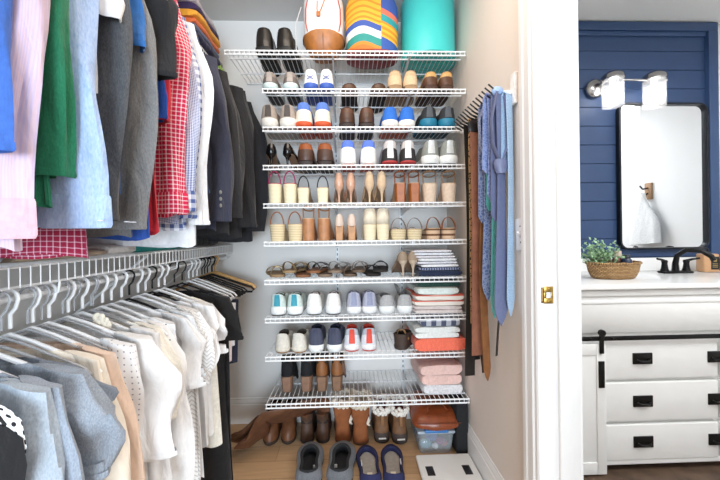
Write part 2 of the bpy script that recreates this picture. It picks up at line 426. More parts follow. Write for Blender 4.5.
def straps(root, L, W, h, m, kind):
    """sandal straps over the instep and behind the heel"""
    e = heel_elev(L, h)
    def arch(y, half, zt, wd, base_z, name, tilt=0):
        pts = [(half*cos(a), y+tilt*sin(a), base_z+zt*sin(a)) for a in [PI*i/12 for i in range(13)]]
        MB().tube(pts, wd, 6, flat=.18, up=(0, .3, 1) if False else None).build(name, m, root) if False else ribbon(root, pts, wd, name, m)
    if 'toe' in kind: arch(.74*L, W*.48, .045, .016, e(.74*L)+.012, 'toe_strap')
    if 'cross' in kind: arch(.62*L, W*.42, .05, .012, e(.62*L)+.012, 'instep_strap', .03)
    if 'back' in kind:
        pts = [(W*.36*sin(a), .05*L-.05*L*cos(a)+.012, h+.012+.05*max(0, cos(a))**.5) for a in [lerp(-PI*.62, PI*.62, i/14) for i in range(15)]]
        MB().tube(pts, .0042, 6).build('heel_strap', m, root)
    if 'ankle' in kind:
        pts = [(W*.40*sin(a), .2*L-.17*L*cos(a), h+.058+.01*cos(a)) for a in [2*PI*i/20 for i in range(20)]]
        MB().tube(pts, .0038, 6, closed=True).build('ankle_strap', m, root)
        for s in (-1, 1): MB().tube([(s*W*.38, .16*L, h+.004), (s*W*.41, .18*L, h+.06)], .0036, 6).build('side_strap', m, root)
    if 'wideloop' in kind:
        ribbon(root, [(W*.44*cos(a), .10*L+.015*sin(a), h-.004+.068*sin(a)) for a in [PI*i/14 for i in range(15)]], .013, 'heel_strap', m)
    elif 'loop' in kind:   # big open loop standing over the heel
        pts = [(W*.40*cos(a), .10*L, h+.004+kind_h*sin(a)) for kind_h in (.066,) for a in [PI*i/14 for i in range(15)]]
        MB().tube(pts, .0034, 6).build('heel_strap', m, root)
def ribbon(root, pts, wd, name, m, th=.0025):
    P = [Vector(p) for p in pts]; rows = []
    for i, p in enumerate(P):
        t = (P[min(i+1, len(P)-1)]-P[max(i-1, 0)]).normalized(); wv = Vector((0, 1, 0)); wv = (wv-t*wv.dot(t)).normalized(); nn = t.cross(wv)
        rows.append([p+wv*wd+nn*th/2, p+wv*wd-nn*th/2, p-wv*wd-nn*th/2, p-wv*wd+nn*th/2])
    return MB().grid(rows, True, True, True).build(name, m, root)
def pump(root, L=.245, W=.075, h=.085, up=None, heelm=None, inner=None, Hc=.058, block=0., toe=.42):
    sh = dict(toe=toe, pw=.75, heel=.72, waist=.55); e = heel_elev(L, h)
    MB().grid(shell(L, W, [(0, 1, .96, -.002, 0, 0), (0, 1, .98, .003, 0, 0)], sh, e), True, True, True).build('sole', mat('#8a6f58', .6), root)
    lv = [(.0, .99, .97, .003, 0, 0), (-.012, .975, 1., .3*Hc, 0, 0), (-.01, .93, .94, .5*Hc, 0, .0), (.01, .84, .86, .72*Hc, .008, .014), (.03, .74, .74, .8*Hc, .016, .026)]
    MB().grid(shell(L, W, lv, sh, e), True, True, False).build('upper', up, root)
    li = [(.03, .74, .74, .8*Hc, .016, .026), (.045, .73, .66, .76*Hc, .014, .026), (.05, .8, .7, .006, 0, 0)]
    MB().grid(shell(L, W, li, sh, e), True, False, True).build('lining', inner or mat('#b79f8a', .8), root)
    if block:
        rows = [[(sx*block*f, .012+sy_, z) for sx, sy_ in ((-1, 0), (-.8, -.006), (.8, -.006), (1, 0), (1, .035*f), (-1, .035*f))] for z, f in ((0, .9), (h*.5, .92), (h+.006, 1.1))]
        MB().grid(rows, True, True, True).build('heel', heelm or up, root)
    else:
        MB().lathe([(.0052, 0), (.0050, h*.25), (.0062, h*.5), (.0115, h*.75), (.022, h*.93), (.025, h+.006)], (0, .018, 0), 14).build('heel', heelm or up, root)
    return root
def wedge(root, L=.24, W=.08, h=.08, wm=None, sm_=None, kind=('toe', 'back'), foot=None, plat=.018, bot=.86, backm=None, backH=.05):
    e = heel_elev(L, h-plat)
    rows = [ring(.02*L, .97*L, W*bot, lambda y, q: 0), ring(.012*L, .985*L, W*(bot*.5+.5), lambda y, q: (e(y)+plat)*.5), ring(0, L, W, lambda y, q: e(y)+plat)]
    MB().grid(rows, True, True, True).build('wedge_sole', wm, root)
    MB().grid([ring(0, L, W, lambda y, q: e(y)+plat), ring(0, L, W, lambda y, q: e(y)+plat+.004)], True, False, True).build('footbed', foot or mat('#c9ab88', .7), root)
    straps(root, L, W, h, sm_, kind)
    if backm:   # closed counter at the heel
        lv = [(-.0, .97, .97, plat+.002, 0, 0), (-.012, .97, .98, plat+backH*.5, 0, 0), (.0, .95, .86, plat+backH, .012, .02)]
        MB().grid(shell(L, W, lv, {}, e, 9), False).build('heel_counter', backm, root, solid=.002)
    return root
def blocksandal(root, L=.235, W=.075, h=.08, hm=None, sm_=None, kind=('toe', 'loop'), hwid=.026, foot=None, taper=.82):
    e = heel_elev(L, h)
    MB().grid(shell(L, W, [(0, 1, .98, 0, 0, 0), (0, 1, 1., .007, 0, 0)], dict(toe=.3), e), True, True, True).build('footbed', foot or mat('#bfa184', .7), root)
    rows = []
    for z, f in ((0, taper), (h*.5, taper*.5+.5), (h+.002, 1.05)):
        rows.append([(hwid*f*cx, .024+.024*cy_*f, z) for cx, cy_ in ((-1, .9), (-1, -.6), (-.7, -1), (.7, -1), (1, -.6), (1, .9))])
    MB().grid(rows, True, True, True).build('heel', hm, root)
    straps(root, L, W, h, sm_, kind); return root
def flat_sandal(root, L=.25, W=.085, m=None, foot=None, z=0, k='toe'):
    MB().grid(shell(L, W, [(0, 1, .97, 0, 0, 0), (-.005, 1, 1., .006, 0, 0), (0, 1, .98, .014, 0, 0)], {}), True, True, True).build('footbed', foot, root)
    for q, (y, zt, half) in enumerate(((.76, .030, .49), (.60, .036, .46), (.16, .052, .42))):
        pts = [(W*half*cos(a), y*L+.02*sin(a)*(1 if q < 2 else -1.5), .012+zt*sin(a)) for a in [PI*i/12 for i in range(13)]]
        ribbon(root, pts, .013 if q < 2 else .009, 'strap', m)
    return root
def boot(root, L=.27, W=.092, Ht=.2, up=None, sole=None, S=.02, heelh=.0, heelm=None, shaft_w=.95, fur=None, lace=None, inner=None, toecap=None, flare=1., square=.0):
    e = heel_elev(L, heelh) if heelh else (lambda y: 0)
    if heelh:
        rows = [[(.03*f*cx, .028+.03*cy_*f, z) for cx, cy_ in ((-1, .9), (-1, -.6), (-.7, -1), (.7, -1), (1, -.6), (1, .9))] for z, f in ((0, .88), (heelh+.002, 1.05))]
        MB().grid(rows, True, True, True).build('heel', heelm, root)
    MB().grid(shell(L, W, [(0, .98, .95, 0, 0, 0), (-.01, 1., 1.02, S*.6, 0, 0), (-.005, .995, .99, S, 0, 0)], {}, e), True, True, True).build('sole', sole, root)
    h = Ht-heelh
    def zl(z): return z
    lv = [(.0, .985, .96, S, 0, 0), (-.005, .97, .97, S+.03, 0, 0), (.0, .9, .92, S+.055, 0, 0), (.015, .76, .86, S+.075, 0, 0), (.025, .6, .84, S+.095, 0, 0), (.02, .5, .9*shaft_w, S+.115, 0, 0),
          (.0, .5, 1.0*shaft_w, S+.14, 0, 0)]
    e0 = heelh
    z = S+.17
    while z < h-.01:
        lv.append((-.01*flare, .5+.02*flare, 1.02*shaft_w*(1+.1*(flare-1)), z, 0, 0)); z += .035
    lv = [l for l in lv if l[3] < h-.012] + [(-.01, .5, 1.02*shaft_w, h, 0, 0)]
    def ev(y, zz=0): return e(y)
    rows = shell(L, W, lv, {}, None)
    rows = [[(x, y, zz+(e(y) if zz < S+.06 else lerp(e(y), e0, min(1, (zz-S-.06)/.06)))) for (x, y, zz) in r] for r in rows]
    MB().grid(rows, True, True, False).build('upper', up, root)
    top = rows[-1]; cx = sum(p[0] for p in top)/len(top); cyy = sum(p[1] for p in top)/len(top)
    inn = [[(lerp(cx, x, f), lerp(cyy, y, f), zz+dz) for x, y, zz in top] for f, dz in ((1, 0), (.9, .002), (.86, -.06))]
    MB().grid(inn, True, False, True).build('lining', inner or mat('#2e2622', .95), root)
    if fur:
        rnd = random.Random(3); mb = MB()
        for k in range(90):
            p = top[k*7 % len(top)]; q = top[(k*7+1) % len(top)]; t = rnd.random()
            c = (lerp(p[0], q[0], t)*1.02+rnd.uniform(-.004, .004), cyy+(lerp(p[1], q[1], t)-cyy)*1.03+rnd.uniform(-.004, .004), top[0][2]+rnd.uniform(-.035, .012))
            mb.ball(c, rnd.uniform(.009, .014), 6)
        mb.build('fur_cuff', fur, root)
    if lace: addlaces(root, L, W*.8, S+.08, S+.15, lace, 6, .5, .66)
    if toecap:
        MB().grid(shell(L, W, [(-.006, .99, 1.0, S-.002, 0, 0), (-.01, .985, 1.0, S+.02, 0, 0), (-.006, .975, .985, S+.036, 0, 0)], {}, e, None, .002), True, False, False).build('rubber_shell', toecap, root)
    return root

def sxm(px, zd): return (px-348.9-.012*(zd-H)*187)/187.2    # station along the shelf front, metres
def pair(name, desc, cat, i, pxs, W, fn, back=0., rz=(0, 0), zoff=0., y=None, z=None, H1=None, **kw):
    zd = ZS[i] if i is not None else 0; where = f'on the {ORD[i]} shelf' + (' from the top' if 0 < i < 9 else '')
    zz = zd+.0048
    first = None
    for k, px in enumerate(pxs):
        x = sxm(px, zd)*(1+back/1.8)
        lab = f'{"left" if k == 0 else "right"} one of the {desc}, {ORD[i]} shelf'
        if first is None:
            first = thing(name, lab, cat, (x, SF+.012+back, zz), rz[0], f'pair of {desc}')
            fn(first, W=W*1.06, **kw)
        else: dup(first, (x, SF+.012+back+(rz[2] if len(rz) > 2 else 0), zz+zoff), rz[1], lab)

wht = mat('#f2f2f0', .6, 0, .05, 60, .1); crm = mat('#e9dfca', .8, 0, .1, 80, .2)
# shelf 1
pair('dress_shoe', 'black leather dress shoes', 'shoe', 0, (268, 288), .104, dress, L=.31, Ht=.125, up=leather('#1c1815', .3), heelm=mat('#0f0d0c', .6), rz=(0, -.12))
# shelf 2
pair('sneaker', 'taupe sneakers with a pale mint heel', 'shoe', 1, (273, 293.5), .085, sneaker, L=.28, Ht=.09, up=mat('#8f8178', .8), sole=mat('#cfe0dc', .6), out=mat('#4a4644', .7), heel=mat('#6b625c', .8), patch2=mat('#a79c94', .8), lace=wht)
pair('sneaker', 'white running shoes with blue emblem and sole', 'shoe', 1, (314, 330), .082, sneaker, L=.28, Ht=.106, up=wht, sole=mat('#3e5fb0', .5), out=mat('#2d4fa2', .5), lace=wht, lin_=mat('#3c58b5', .9))
pair('slip_on_shoe', 'dark brown low slip-on shoes set far back', 'shoe', 1, (353, 383), .105, dress, back=.08, L=.29, Ht=.06, up=leather('#5a3d2c'), heelm=mat('#2a1d16', .8), toe=.25)
pair('loafer', 'beige suede loafers with a heel pull tab', 'shoe', 1, (400, 416), .085, dress, L=.28, Ht=.098, up=mat('#cfae88', .95), heelm=mat('#a08160', .8), counter=mat('#d9bb96', .95), lin_=mat('#e0cdb5'))
pair('loafer', 'yellow-tan shoes with a dark brown heel', 'shoe', 1, (437, 453), .085, dress, L=.28, Ht=.092, up=leather('#d3a566', .5), heelm=mat('#4a2f20', .7), counter=leather('#5c3a26', .5), rz=(.05, 0))
# shelf 3
pair('sneaker', 'taupe sneakers with a tall white heel cup', 'shoe', 2, (271, 290), .094, sneaker, L=.29, Ht=.118, up=mat('#a5968a', .8), sole=mat('#e4ded4', .6), out=mat('#bdb4a8', .7), sole_h=.045, patch2=mat('#4d4541', .7), lin_=mat('#3c3835', .9))
pair('sneaker', 'blue and cream running shoes with an orange sole', 'shoe', 2, (306, 325), .094, sneaker, L=.29, Ht=.132, up=mat('#5b7cc4', .8), sole=mat('#d5572c', .6), out=mat('#c8481f', .6), heel=mat('#eadfce', .8), sole_h=.026, lace=wht, lin_=mat('#6b86c6'))
pair('dress_shoe', 'dark brown leather lace-up shoes', 'shoe', 2, (350, 370), .094, dress, L=.30, Ht=.103, up=leather('#5e3a28', .35), heelm=mat('#2c1c15', .6), counter=leather('#4b3022', .4))
pair('sneaker', 'bright blue suede shoes with a white and orange sole', 'shoe', 2, (394, 411.5), .094, sneaker, L=.29, Ht=.106, up=mat('#2f6fc9', .85), sole=mat('#f3ede4', .6), out=mat('#cf5d35', .6), sole_h=.034, lace=mat('#2558a8'), lin_=mat('#c98f6a'))
pair('sneaker', 'black sneakers with a teal blue sole', 'shoe', 2, (434, 453), .098, sneaker, L=.29, Ht=.108, up=mat('#25282c', .8), sole=mat('#1c7795', .5), out=mat('#10485c', .6), sole_h=.042, lace=mat('#2f8fb0'), patch2=mat('#4a4f55'))
# shelf 4
pair('high_heel', 'black patent pointed high heels', 'shoe', 3, (273, 288), .076, pump, L=.25, h=.06, up=leather('#0e0d0e', .18), heelm=mat('#0c0b0c', .25), inner=mat('#232021'), Hc=.055, rz=(.1, -.25))
pair('dress_shoe', 'cognac brown shoes with a dark heel counter', 'shoe', 3, (307, 326.5), .098, dress, L=.30, Ht=.112, up=leather('#9a532a', .3), heelm=mat('#2b1a12', .6), counter=leather('#4e352a', .45))
pair('sneaker', 'white running shoes with royal blue collar and red sole', 'shoe', 3, (350, 371), .092, sneaker, L=.29, Ht=.13, up=mat('#5f7edb', .8), sole=mat('#f2efe9', .6), out=mat('#c8553a', .6), heel=wht, sole_h=.03, lin_=mat('#4d6fd6'), lace=wht)
pair('sneaker', 'pale grey running shoes with black and red heel panels', 'shoe', 3, (393, 411), .092, sneaker, L=.29, Ht=.13, up=mat('#cbc3bf', .8), sole=mat('#b33b3a', .6), out=mat('#8d2b2f', .6), heel=mat('#2c2a2c', .7), sole_h=.016, patch2=mat('#eceae8', .6), lace=mat('#d33f3f'), rz=(0, -.1))
pair('sneaker', 'silver and white running shoes with grey side panels', 'shoe', 3, (435, 454), .104, sneaker, L=.29, Ht=.13, up=mat('#8f918a', .7), sole=mat('#efede8', .6), out=mat('#3e3d3a', .6), sole_h=.045, patch2=mat('#d9d9d6', .4, .3), lace=wht)
# shelf 5
rope = stripes([(0, '#e2d0ab'), (.7, '#b49c70')], .009, 'woven_rope', 2, 'Object'); rope2 = stripes([(0, '#f0e4c6'), (.75, '#cbb98d')], .007, 'pale_rope', 2, 'Object')
pair('wedge_sandal', 'cream rope wedge sandals with magenta straps', 'shoe', 4, (275, 289.5), .074, wedge, L=.235, h=.105, wm=rope2, sm_=leather('#a3265f', .4), kind=('toe', 'loop'), foot=mat('#a82a52', .6), rz=(0, -.12))
pair('heeled_sandal', 'cream block heel sandals with black looped straps', 'shoe', 4, (304, 323.5), .070, blocksandal, L=.235, h=.078, hm=rope2, sm_=leather('#141214', .3), kind=('toe', 'loop', 'cross'), hwid=.030, taper=.85)
pair('high_heel', 'nude patent stiletto pumps', 'shoe', 4, (340, 352), .068, pump, L=.235, h=.085, up=leather('#d3a68c', .25), Hc=.078, inner=mat('#caa58d'))
pair('high_heel', 'beige suede stilettos with a bow at the back', 'shoe', 4, (371, 383.5), .072, pump, L=.235, h=.085, up=mat('#d8bb9a', .9), Hc=.085, inner=mat('#a98766'))
pair('heeled_sandal', 'brown leather block heel sandals', 'shoe', 4, (402.5, 417), .066, blocksandal, L=.235, h=.10, hm=leather('#a8602f', .35), sm_=leather('#8b4c28', .4), kind=('toe', 'ankle', 'cross'), hwid=.028, taper=.92)
pair('wedge_sandal', 'blush wedge sandals with leopard print straps', 'shoe', 4, (433, 452.5), .084, wedge, L=.235, h=.10, wm=mat('#dcc3ab', .7), sm_=dots('#8f6844', '#2c1a12', .012, .3, 'leopard_print', 1.), kind=('toe', 'ankle', 'cross'), bot=.8, rz=(-.06, -.12))
# shelf 6
pair('wedge_sandal', 'rope wedge sandals with tan leather straps', 'shoe', 5, (276.5, 294), .084, wedge, L=.235, h=.088, wm=rope, sm_=leather('#9a5a33', .45), kind=('toe', 'loop', 'cross'), rz=(0, -.1))
pair('wedge_sandal', 'tall tan leather wedge sandals', 'shoe', 5, (308, 323), .068, wedge, L=.235, h=.118, wm=leather('#b57e55', .5), sm_=leather('#a0642f', .4), kind=('toe', 'ankle', 'cross'), bot=.95, rz=(0, -.1), plat=.03)
pair('high_heel', 'nude round pumps with a tan block heel', 'shoe', 5, (339.5, 352), .066, pump, L=.23, h=.075, up=mat('#dcc6b6', .8), heelm=leather('#bd8858', .5), Hc=.065, block=.022)
pair('wedge_sandal', 'cream closed-back rope wedge shoes', 'shoe', 5, (370.5, 384), .074, wedge, L=.235, h=.085, wm=rope2, sm_=crm, kind=('toe',), backm=mat('#e6d9c2', .85), backH=.075)
pair('platform_sandal', 'rope platform sandals with grey crossed straps', 'shoe', 5, (400, 416), .088, wedge, L=.24, h=.055, wm=rope, sm_=leather('#8a7468', .6), kind=('toe', 'wideloop', 'cross'), plat=.035, rz=(0, -.1))
pair('platform_sandal', 'cork platform slides with wide brown straps', 'shoe', 5, (436, 452), .082, wedge, L=.24, h=.058, wm=stripes([(0, '#d2b091'), (.62, '#6e4a30')], .03, 'cork_layers', 2, 'Object'), sm_=leather('#9d5e35', .45), kind=('toe', 'wideloop'), plat=.04)
# shelf 7
gold = mat('#a3875c', .35, .5, .1)
pair('flat_sandal', 'bronze metallic flat sandals', 'shoe', 6, (278, 286), .088, flat_sandal, zoff=.022, back=.09, L=.25, m=gold, foot=mat('#a48560', .7), rz=(.35, -.3))
pair('flat_sandal', 'brown cork footbed sandals with black straps', 'shoe', 6, (303, 311), .088, flat_sandal, zoff=.022, back=.06, L=.25, m=leather('#2c2523', .5), foot=mat('#8b5a36', .7), rz=(.2, -.2))
pair('flat_sandal', 'pewter strappy flat sandals', 'shoe', 6, (325, 332), .085, flat_sandal, zoff=.022, back=.06, L=.25, m=mat('#8c8782', .35, .4), foot=mat('#8a7460', .7), rz=(.15, -.3))
pair('flat_sandal', 'taupe snake print flat sandals', 'shoe', 6, (350, 357), .080, flat_sandal, zoff=.022, back=.06, L=.25, m=mat('#7d7168', .45), foot=mat('#6d5946', .7), rz=(.1, -.15))
pair('flat_sandal', 'black flat sandals', 'shoe', 6, (374, 380), .088, flat_sandal, zoff=.022, back=.06, L=.25, m=mat('#1f1b1a', .8), foot=mat('#2a2422', .8), rz=(.1, -.1))
pair('heeled_sandal', 'taupe open-back stiletto sandals', 'shoe', 6, (403.5, 413.5), .08, pump, back=.03, L=.235, h=.082, up=mat('#a58e78', .7), Hc=.05, heelm=mat('#c7b29b', .6), inner=mat('#8f7a66'), rz=(.05, -.05))
# shelf 8
pair('sneaker', 'pale mint sneakers with a turquoise heel stripe', 'shoe', 7, (275.5, 292.5), .09, sneaker, back=.02, L=.27, Ht=.115, up=mat('#cfdcd6', .8), sole=wht, out=mat('#55504c'), patch2=mat('#2f93a6', .6), sole_h=.042, lace=wht, lin_=mat('#7b8a85'))
pair('sneaker', 'plain white chunky sneakers', 'shoe', 7, (312, 331.5), .088, sneaker, back=.02, L=.27, Ht=.115, up=mat('#ece9e4', .7), sole=wht, out=mat('#5a5450'), sole_h=.042, lace=wht, lin_=mat('#8d6f68'))
pair('sneaker', 'lilac grey running shoes', 'shoe', 7, (352.5, 368.5), .085, sneaker, back=.02, L=.27, Ht=.118, up=mat('#b5b6c6', .8), sole=wht, out=mat('#cfcfd2'), sole_h=.036, lace=mat('#dcdce4'), lin_=mat('#8d8fa5'), patch2=mat('#8f93ad'))
pair('sneaker', 'soft grey knit slip-on sneakers', 'shoe', 7, (387, 404), .09, sneaker, back=.02, L=.27, Ht=.10, up=heather('#8f8f91', '#c6c4c2'), sole=wht, out=wht, sole_h=.036, lin_=mat('#77767a'), rz=(.1, -.1))
# shelf 9
pair('slip_on_shoe', 'cream canvas slip-on shoes', 'shoe', 8, (279, 295), .086, sneaker, back=.02, L=.26, Ht=.105, up=mat('#d9d2c6', .9), sole=mat('#ded5c5', .7), out=mat('#a2743e', .7), sole_h=.022, lin_=mat('#4f4740'), rz=(0, -.12))
pair('sneaker', 'slate navy sneakers with white soles', 'shoe', 8, (313, 331), .086, sneaker, back=.02, L=.275, Ht=.13, up=mat('#4c4f63', .85), sole=wht, out=wht, sole_h=.035, lin_=mat('#26283a'), lace=mat('#3a3d50'), patch2=mat('#363950'), rz=(0, -.1))
pair('sneaker', 'coral red and grey running shoes', 'shoe', 8, (349.5, 367), .09, sneaker, back=.02, L=.275, Ht=.125, up=mat('#b9bec6', .8), sole=mat('#f4efee', .6), out=mat('#d8432f', .6), sole_h=.03, lin_=mat('#d8432f'), lace=mat('#e2523e'), heel=mat('#dfe1e6', .7), patch2=mat('#dc4833', .6))
t = thing('clog', 'dark brown clog lying on its side beside the folded clothes on the ninth shelf', 'shoe', (sxm(398, ZS[8]), SF+.05, ZS[8]+.006), -.5)
boot(t, L=.23, W=.085, Ht=.085, up=leather('#45352c', .7), sole=mat('#3a2c24'), S=.022); ribbon(t, [(-.04, .05, .04), (-.02, .05, .095), (.01, .05, .10), (.04, .05, .05)], .009, 'strap', leather('#b4895f'))
# lowest shelf
pair('ankle_boot', 'black suede ankle boots with tan heels', 'boot', 9, (283, 302), .074, boot, back=.11, L=.25, Ht=.19, up=mat('#17161a', .9), sole=mat('#1b1715', .7), S=.008, heelh=.085, heelm=leather('#8a6752', .5), rz=(0, -.12))
pair('ankle_boot', 'caramel brown ankle boots with stacked heels', 'boot', 9, (318, 333), .072, boot, back=.11, L=.25, Ht=.19, up=leather('#8d5930', .5), sole=mat('#5c4230', .7), S=.008, heelh=.08, heelm=leather('#86634a', .5), rz=(0, -.08))

# emblem on the white and blue running shoes: two interlocking arcs on each heel
for o in [o for o in bpy.data.objects if o.parent is None and 'blue emblem' in o.get('label', '')]:
    e = MB()
    for s in (1, -1):
        e.tube([(.016*cos(a), -.004+abs(cos(a))*.002, .064+s*.006-s*.009*sin(a)+s*.006) for a in [lerp(.1, PI-.1, i/10) for i in range(11)]], .0022, 5)
    e.build('emblem', mat('#2744a0', .5), o)

def fuzz(o, s=.006, size=.06, lv=1):
    t = bpy.data.textures.new('soft_noise', 'CLOUDS'); t.noise_scale = size
    if lv: m = o.modifiers.new('round', 'SUBSURF'); m.levels = lv; m.render_levels = lv
    d = o.modifiers.new('rumple', 'DISPLACE'); d.texture = t; d.strength = s; d.texture_coords = 'GLOBAL'; d.mid_level = .5
    return o
# floor boots under the lowest shelf
def fpair(name, desc, cat, spots, fn, W, where, **kw):
    first = None
    for k, (x, y, rz) in enumerate(spots):
        lab = f'{"left" if k == 0 else "right"} one of the {desc}, {where}'
        if first is None: first = thing(name, lab, cat, (x, y, .002), rz, f'pair of {desc}'); fn(first, W=W, **kw)
        else: dup(first, (x, y, .002), rz, lab)
UNDER = 'on the floor'
tan_fur = mat('#d9cbb8', .95, 0, .25, 120, .4)
fpair('lace_up_boot', 'brown leather lace-up ankle boots', 'boot', [(-.472, 1.965, PI), (-.384, 1.97, PI+.08)], boot, .088, 'toes out, '+UNDER, L=.24, Ht=.15, up=leather('#6f4429', .5), sole=mat('#38291f', .8), S=.02, lace=leather('#4c3122', .6))
for o in [o for o in bpy.data.objects if o.name.startswith('lace_up_boot')]: o.location.y += .22
# two tall boots whose soft shafts have flopped over to the left
shaft = leather('#6a4632', .42)
def tallboot(root, dx, dy, W=.086, lift=0.):
    boot(root, L=.26, W=W, Ht=.17, up=leather('#4f382b', .45), sole=mat('#2e2620', .8), S=.018)
    P = [(0, .06, .15), (-.01, .05, .20), (-.06, -.01, .205+lift), (-.13, -.045, .20+lift), (-.21, -.06, .195+lift), (-.28-dx*.5, -.065, .175+lift*.7), (-.34-dx*.8, -.06, .115), (-.40-dx, -.05, .065+lift*.3)]
    Q = []
    for i in range(len(P)-1):
        for k in range(3): t = k/3; Q.append(tuple(lerp(P[i][j], P[i+1][j], t) for j in range(3)))
    Q.append(P[-1]); rows = []; n = 18
    for i, p in enumerate(Q):
        a = Vector(Q[max(i-1, 0)]); b_ = Vector(Q[min(i+1, len(Q)-1)]); t = (b_-a).normalized(); side = Vector((0, .75, -.66)) ; side = side.lerp(Vector((0, 1, 0)), 1-sm(0, .25, i/len(Q))); side = (side-t*side.dot(t)).normalized(); nn = t.cross(side).normalized()
        hwid = lerp(.055, .11, sm(0, .3, i/len(Q))); th = lerp(.034, .014, sm(0, .3, i/len(Q)))
        rows.append([Vector(p)+Vector((0, dy*i/len(Q), 0))+side*hwid*cos(2*PI*k/n)+nn*(th*sin(2*PI*k/n)+.006*sin(3*2*PI*k/n+i*.7)) for k in range(n)])
    MB().grid(rows, True, True, True).build('shaft', shaft, root)
tb = thing('tall_boot', 'left tall dark brown boot, its soft shaft flopped over the lace-up boots', 'boot', (-.258, 1.955, .002), 0, 'pair of tall dark brown boots')
tallboot(tb, -.10, -.03)
tb = thing('tall_boot', 'right tall dark brown boot, its long shaft reaching the floor at far left', 'boot', (-.165, 1.955, .002), 0, 'pair of tall dark brown boots')
tallboot(tb, .06, .0, lift=.022)
ug = dict(L=.26, up=mat('#93552f', .9, 0, .2, 25, .2), sole=mat('#6b4a33', .8), S=.016, fur=tan_fur, shaft_w=1.1, inner=tan_fur)
fpair('sheepskin_boot', 'chestnut suede boots with shaggy cream cuffs', 'boot', [(-.045, 1.945, .06), (.056, 1.925, 0)], boot, .10, UNDER, Ht=.245, **ug)
for o in [o for o in bpy.data.objects if o.name.startswith('sheepskin_boot')]:
    bow = MB()
    for k in (-1, 1):
        bow.tube([(.038, -.0, .12), (.05, -.012, .135+k*.014), (.046, -.016, .15+k*.02), (.036, -.008, .13)], .0045, 6)
    bow.build('ribbon_bow', mat('#e8dccb', .7), o)
fpair('snow_boot', 'brown duck boots with white fleece cuffs', 'boot', [(.180, 1.94, 0), (.285, 1.925, .04)], boot, .098, UNDER, L=.27, Ht=.20, up=leather('#7c5638', .6), sole=mat('#3b332f', .8), S=.022, fur=mat('#e6dfd6', .95, 0, .15, 120, .4), inner=mat('#6d2626', .95), toecap=mat('#4b3f3a', .6))
for o in [o for o in bpy.data.objects if o.name.startswith('snow_boot')]:
    MB().rbox(-.01, .01, -.018, -.008, .11, .17, .003).build('pull_tab', mat('#8b6240', .7), o)
    MB().rbox(-.022, .022, -.0145, -.008, .03, .038, .002).build('heel_tag', mat('#d9d4cc', .6), o)
# slippers and flats further forward
def slipper(root, L, W, up, inn, sole, plush=1., opn=.62, Ht=.06):
    MB().grid(shell(L, W, [(0, 1, .92, 0, 0, 0), (-.005, 1, .98, .012, 0, 0)], dict(toe=.3)), True, True, True).build('sole', sole, root)
    lv = [(0, 1, 1., .012, 0, 0), (-.01, 1.0, 1.04, Ht*.45, 0, 0), (.0, .96, 1.0, Ht*.75, 0, 0), (.02, .86, .86, Ht*.98, 0, 0), (.045, .72, .72, Ht*1.02, 0, .004), (.055, opn, .62, Ht*.98, 0, .006)]
    MB().grid(shell(L, W, lv, dict(toe=.3)), True, True, False).build('upper', up, root, sub=1)
    li = [(.055, opn, .62, Ht*.98, 0, .006), (.085, opn-.02, .52, Ht*.86, 0, .006), (.07, opn+.1, .6, .02, 0, 0)]
    MB().grid(shell(L, W, li, dict(toe=.3)), True, False, True).build('lining', inn, root)
    if plush:
        r = shell(L, W, [(.06, opn-.005, .60, Ht*.97, 0, .006)], dict(toe=.3))[0]
        MB().tube(r, .009*plush, 7, closed=True).build('collar', inn, root)
for k, (x, rz) in enumerate(((-.205, .06), (-.062, -.08))):
    t = thing('slipper', f'{"left" if k == 0 else "right"} grey felt slipper with a dark plush lining, on the wood floor', 'slipper', (x, 1.60, .002), rz, 'pair of grey slippers')
    slipper(t, .30, .142, heather('#4c4e52', '#75777c'), mat('#26272a', .95, 0, .3, 200, .6), mat('#2a2a2c', .8), 1., .74, .078)
    MB().rbox(-.012+.03*(1-2*k), .012+.03*(1-2*k), .1, .104, .035, .05, .001).build('care_tag', mat('#f0f0ee'), t)
for k, (x, rz) in enumerate(((.096, .06), (.204, -.06))):
    t = thing('ballet_flat', f'{"left" if k == 0 else "right"} navy blue ballet flat with a beige insole, on the wood floor', 'flat shoe', (x, 1.60, .002), rz, 'pair of navy flats')
    L, W = .285, .118; up = mat('#23264e', .85)
    MB().grid(shell(L, W, [(0, 1, .94, 0, 0, 0), (-.004, 1, .98, .01, 0, 0)], dict(toe=.3)), True, True, True).build('sole', mat('#1b1b22', .8), t)
    lv = [(0, 1, 1., .010, 0, 0), (-.008, .995, 1.0, .025, 0, 0), (.0, .96, .93, .038, .01, 0), (.012, .90, .84, .044, .014, .006), (.03, .84, .74, .046, .014, .010)]
    MB().grid(shell(L, W, lv, dict(toe=.3)), True, True, False).build('upper', up, t)
    li = [(.03, .84, .74, .046, .014, .010), (.045, .83, .68, .04, .014, .01), (.04, .86, .74, .014, 0, 0)]
    MB().grid(shell(L, W, li, dict(toe=.3)), True, False, False).build('lining', up, t)
    MB().grid(shell(L, W, [(.04, .86, .74, .014, 0, 0), (.05, .86, .72, .0155, 0, 0)], dict(toe=.3)), True, False, True).build('insole', mat('#a9a29a', .9), t)
    MB().rbox(-.013, .013, .055, .085, .0155, .0165, .0004, 1).build('insole_label', mat('#e7e0cf', .8), t)
    MB().rbox(.039-.078*(1-k), .043-.078*(1-k)+.0, .105, .135, .034, .05, .002).build('bow_tag', mat('#e9e9ea', .7), t)

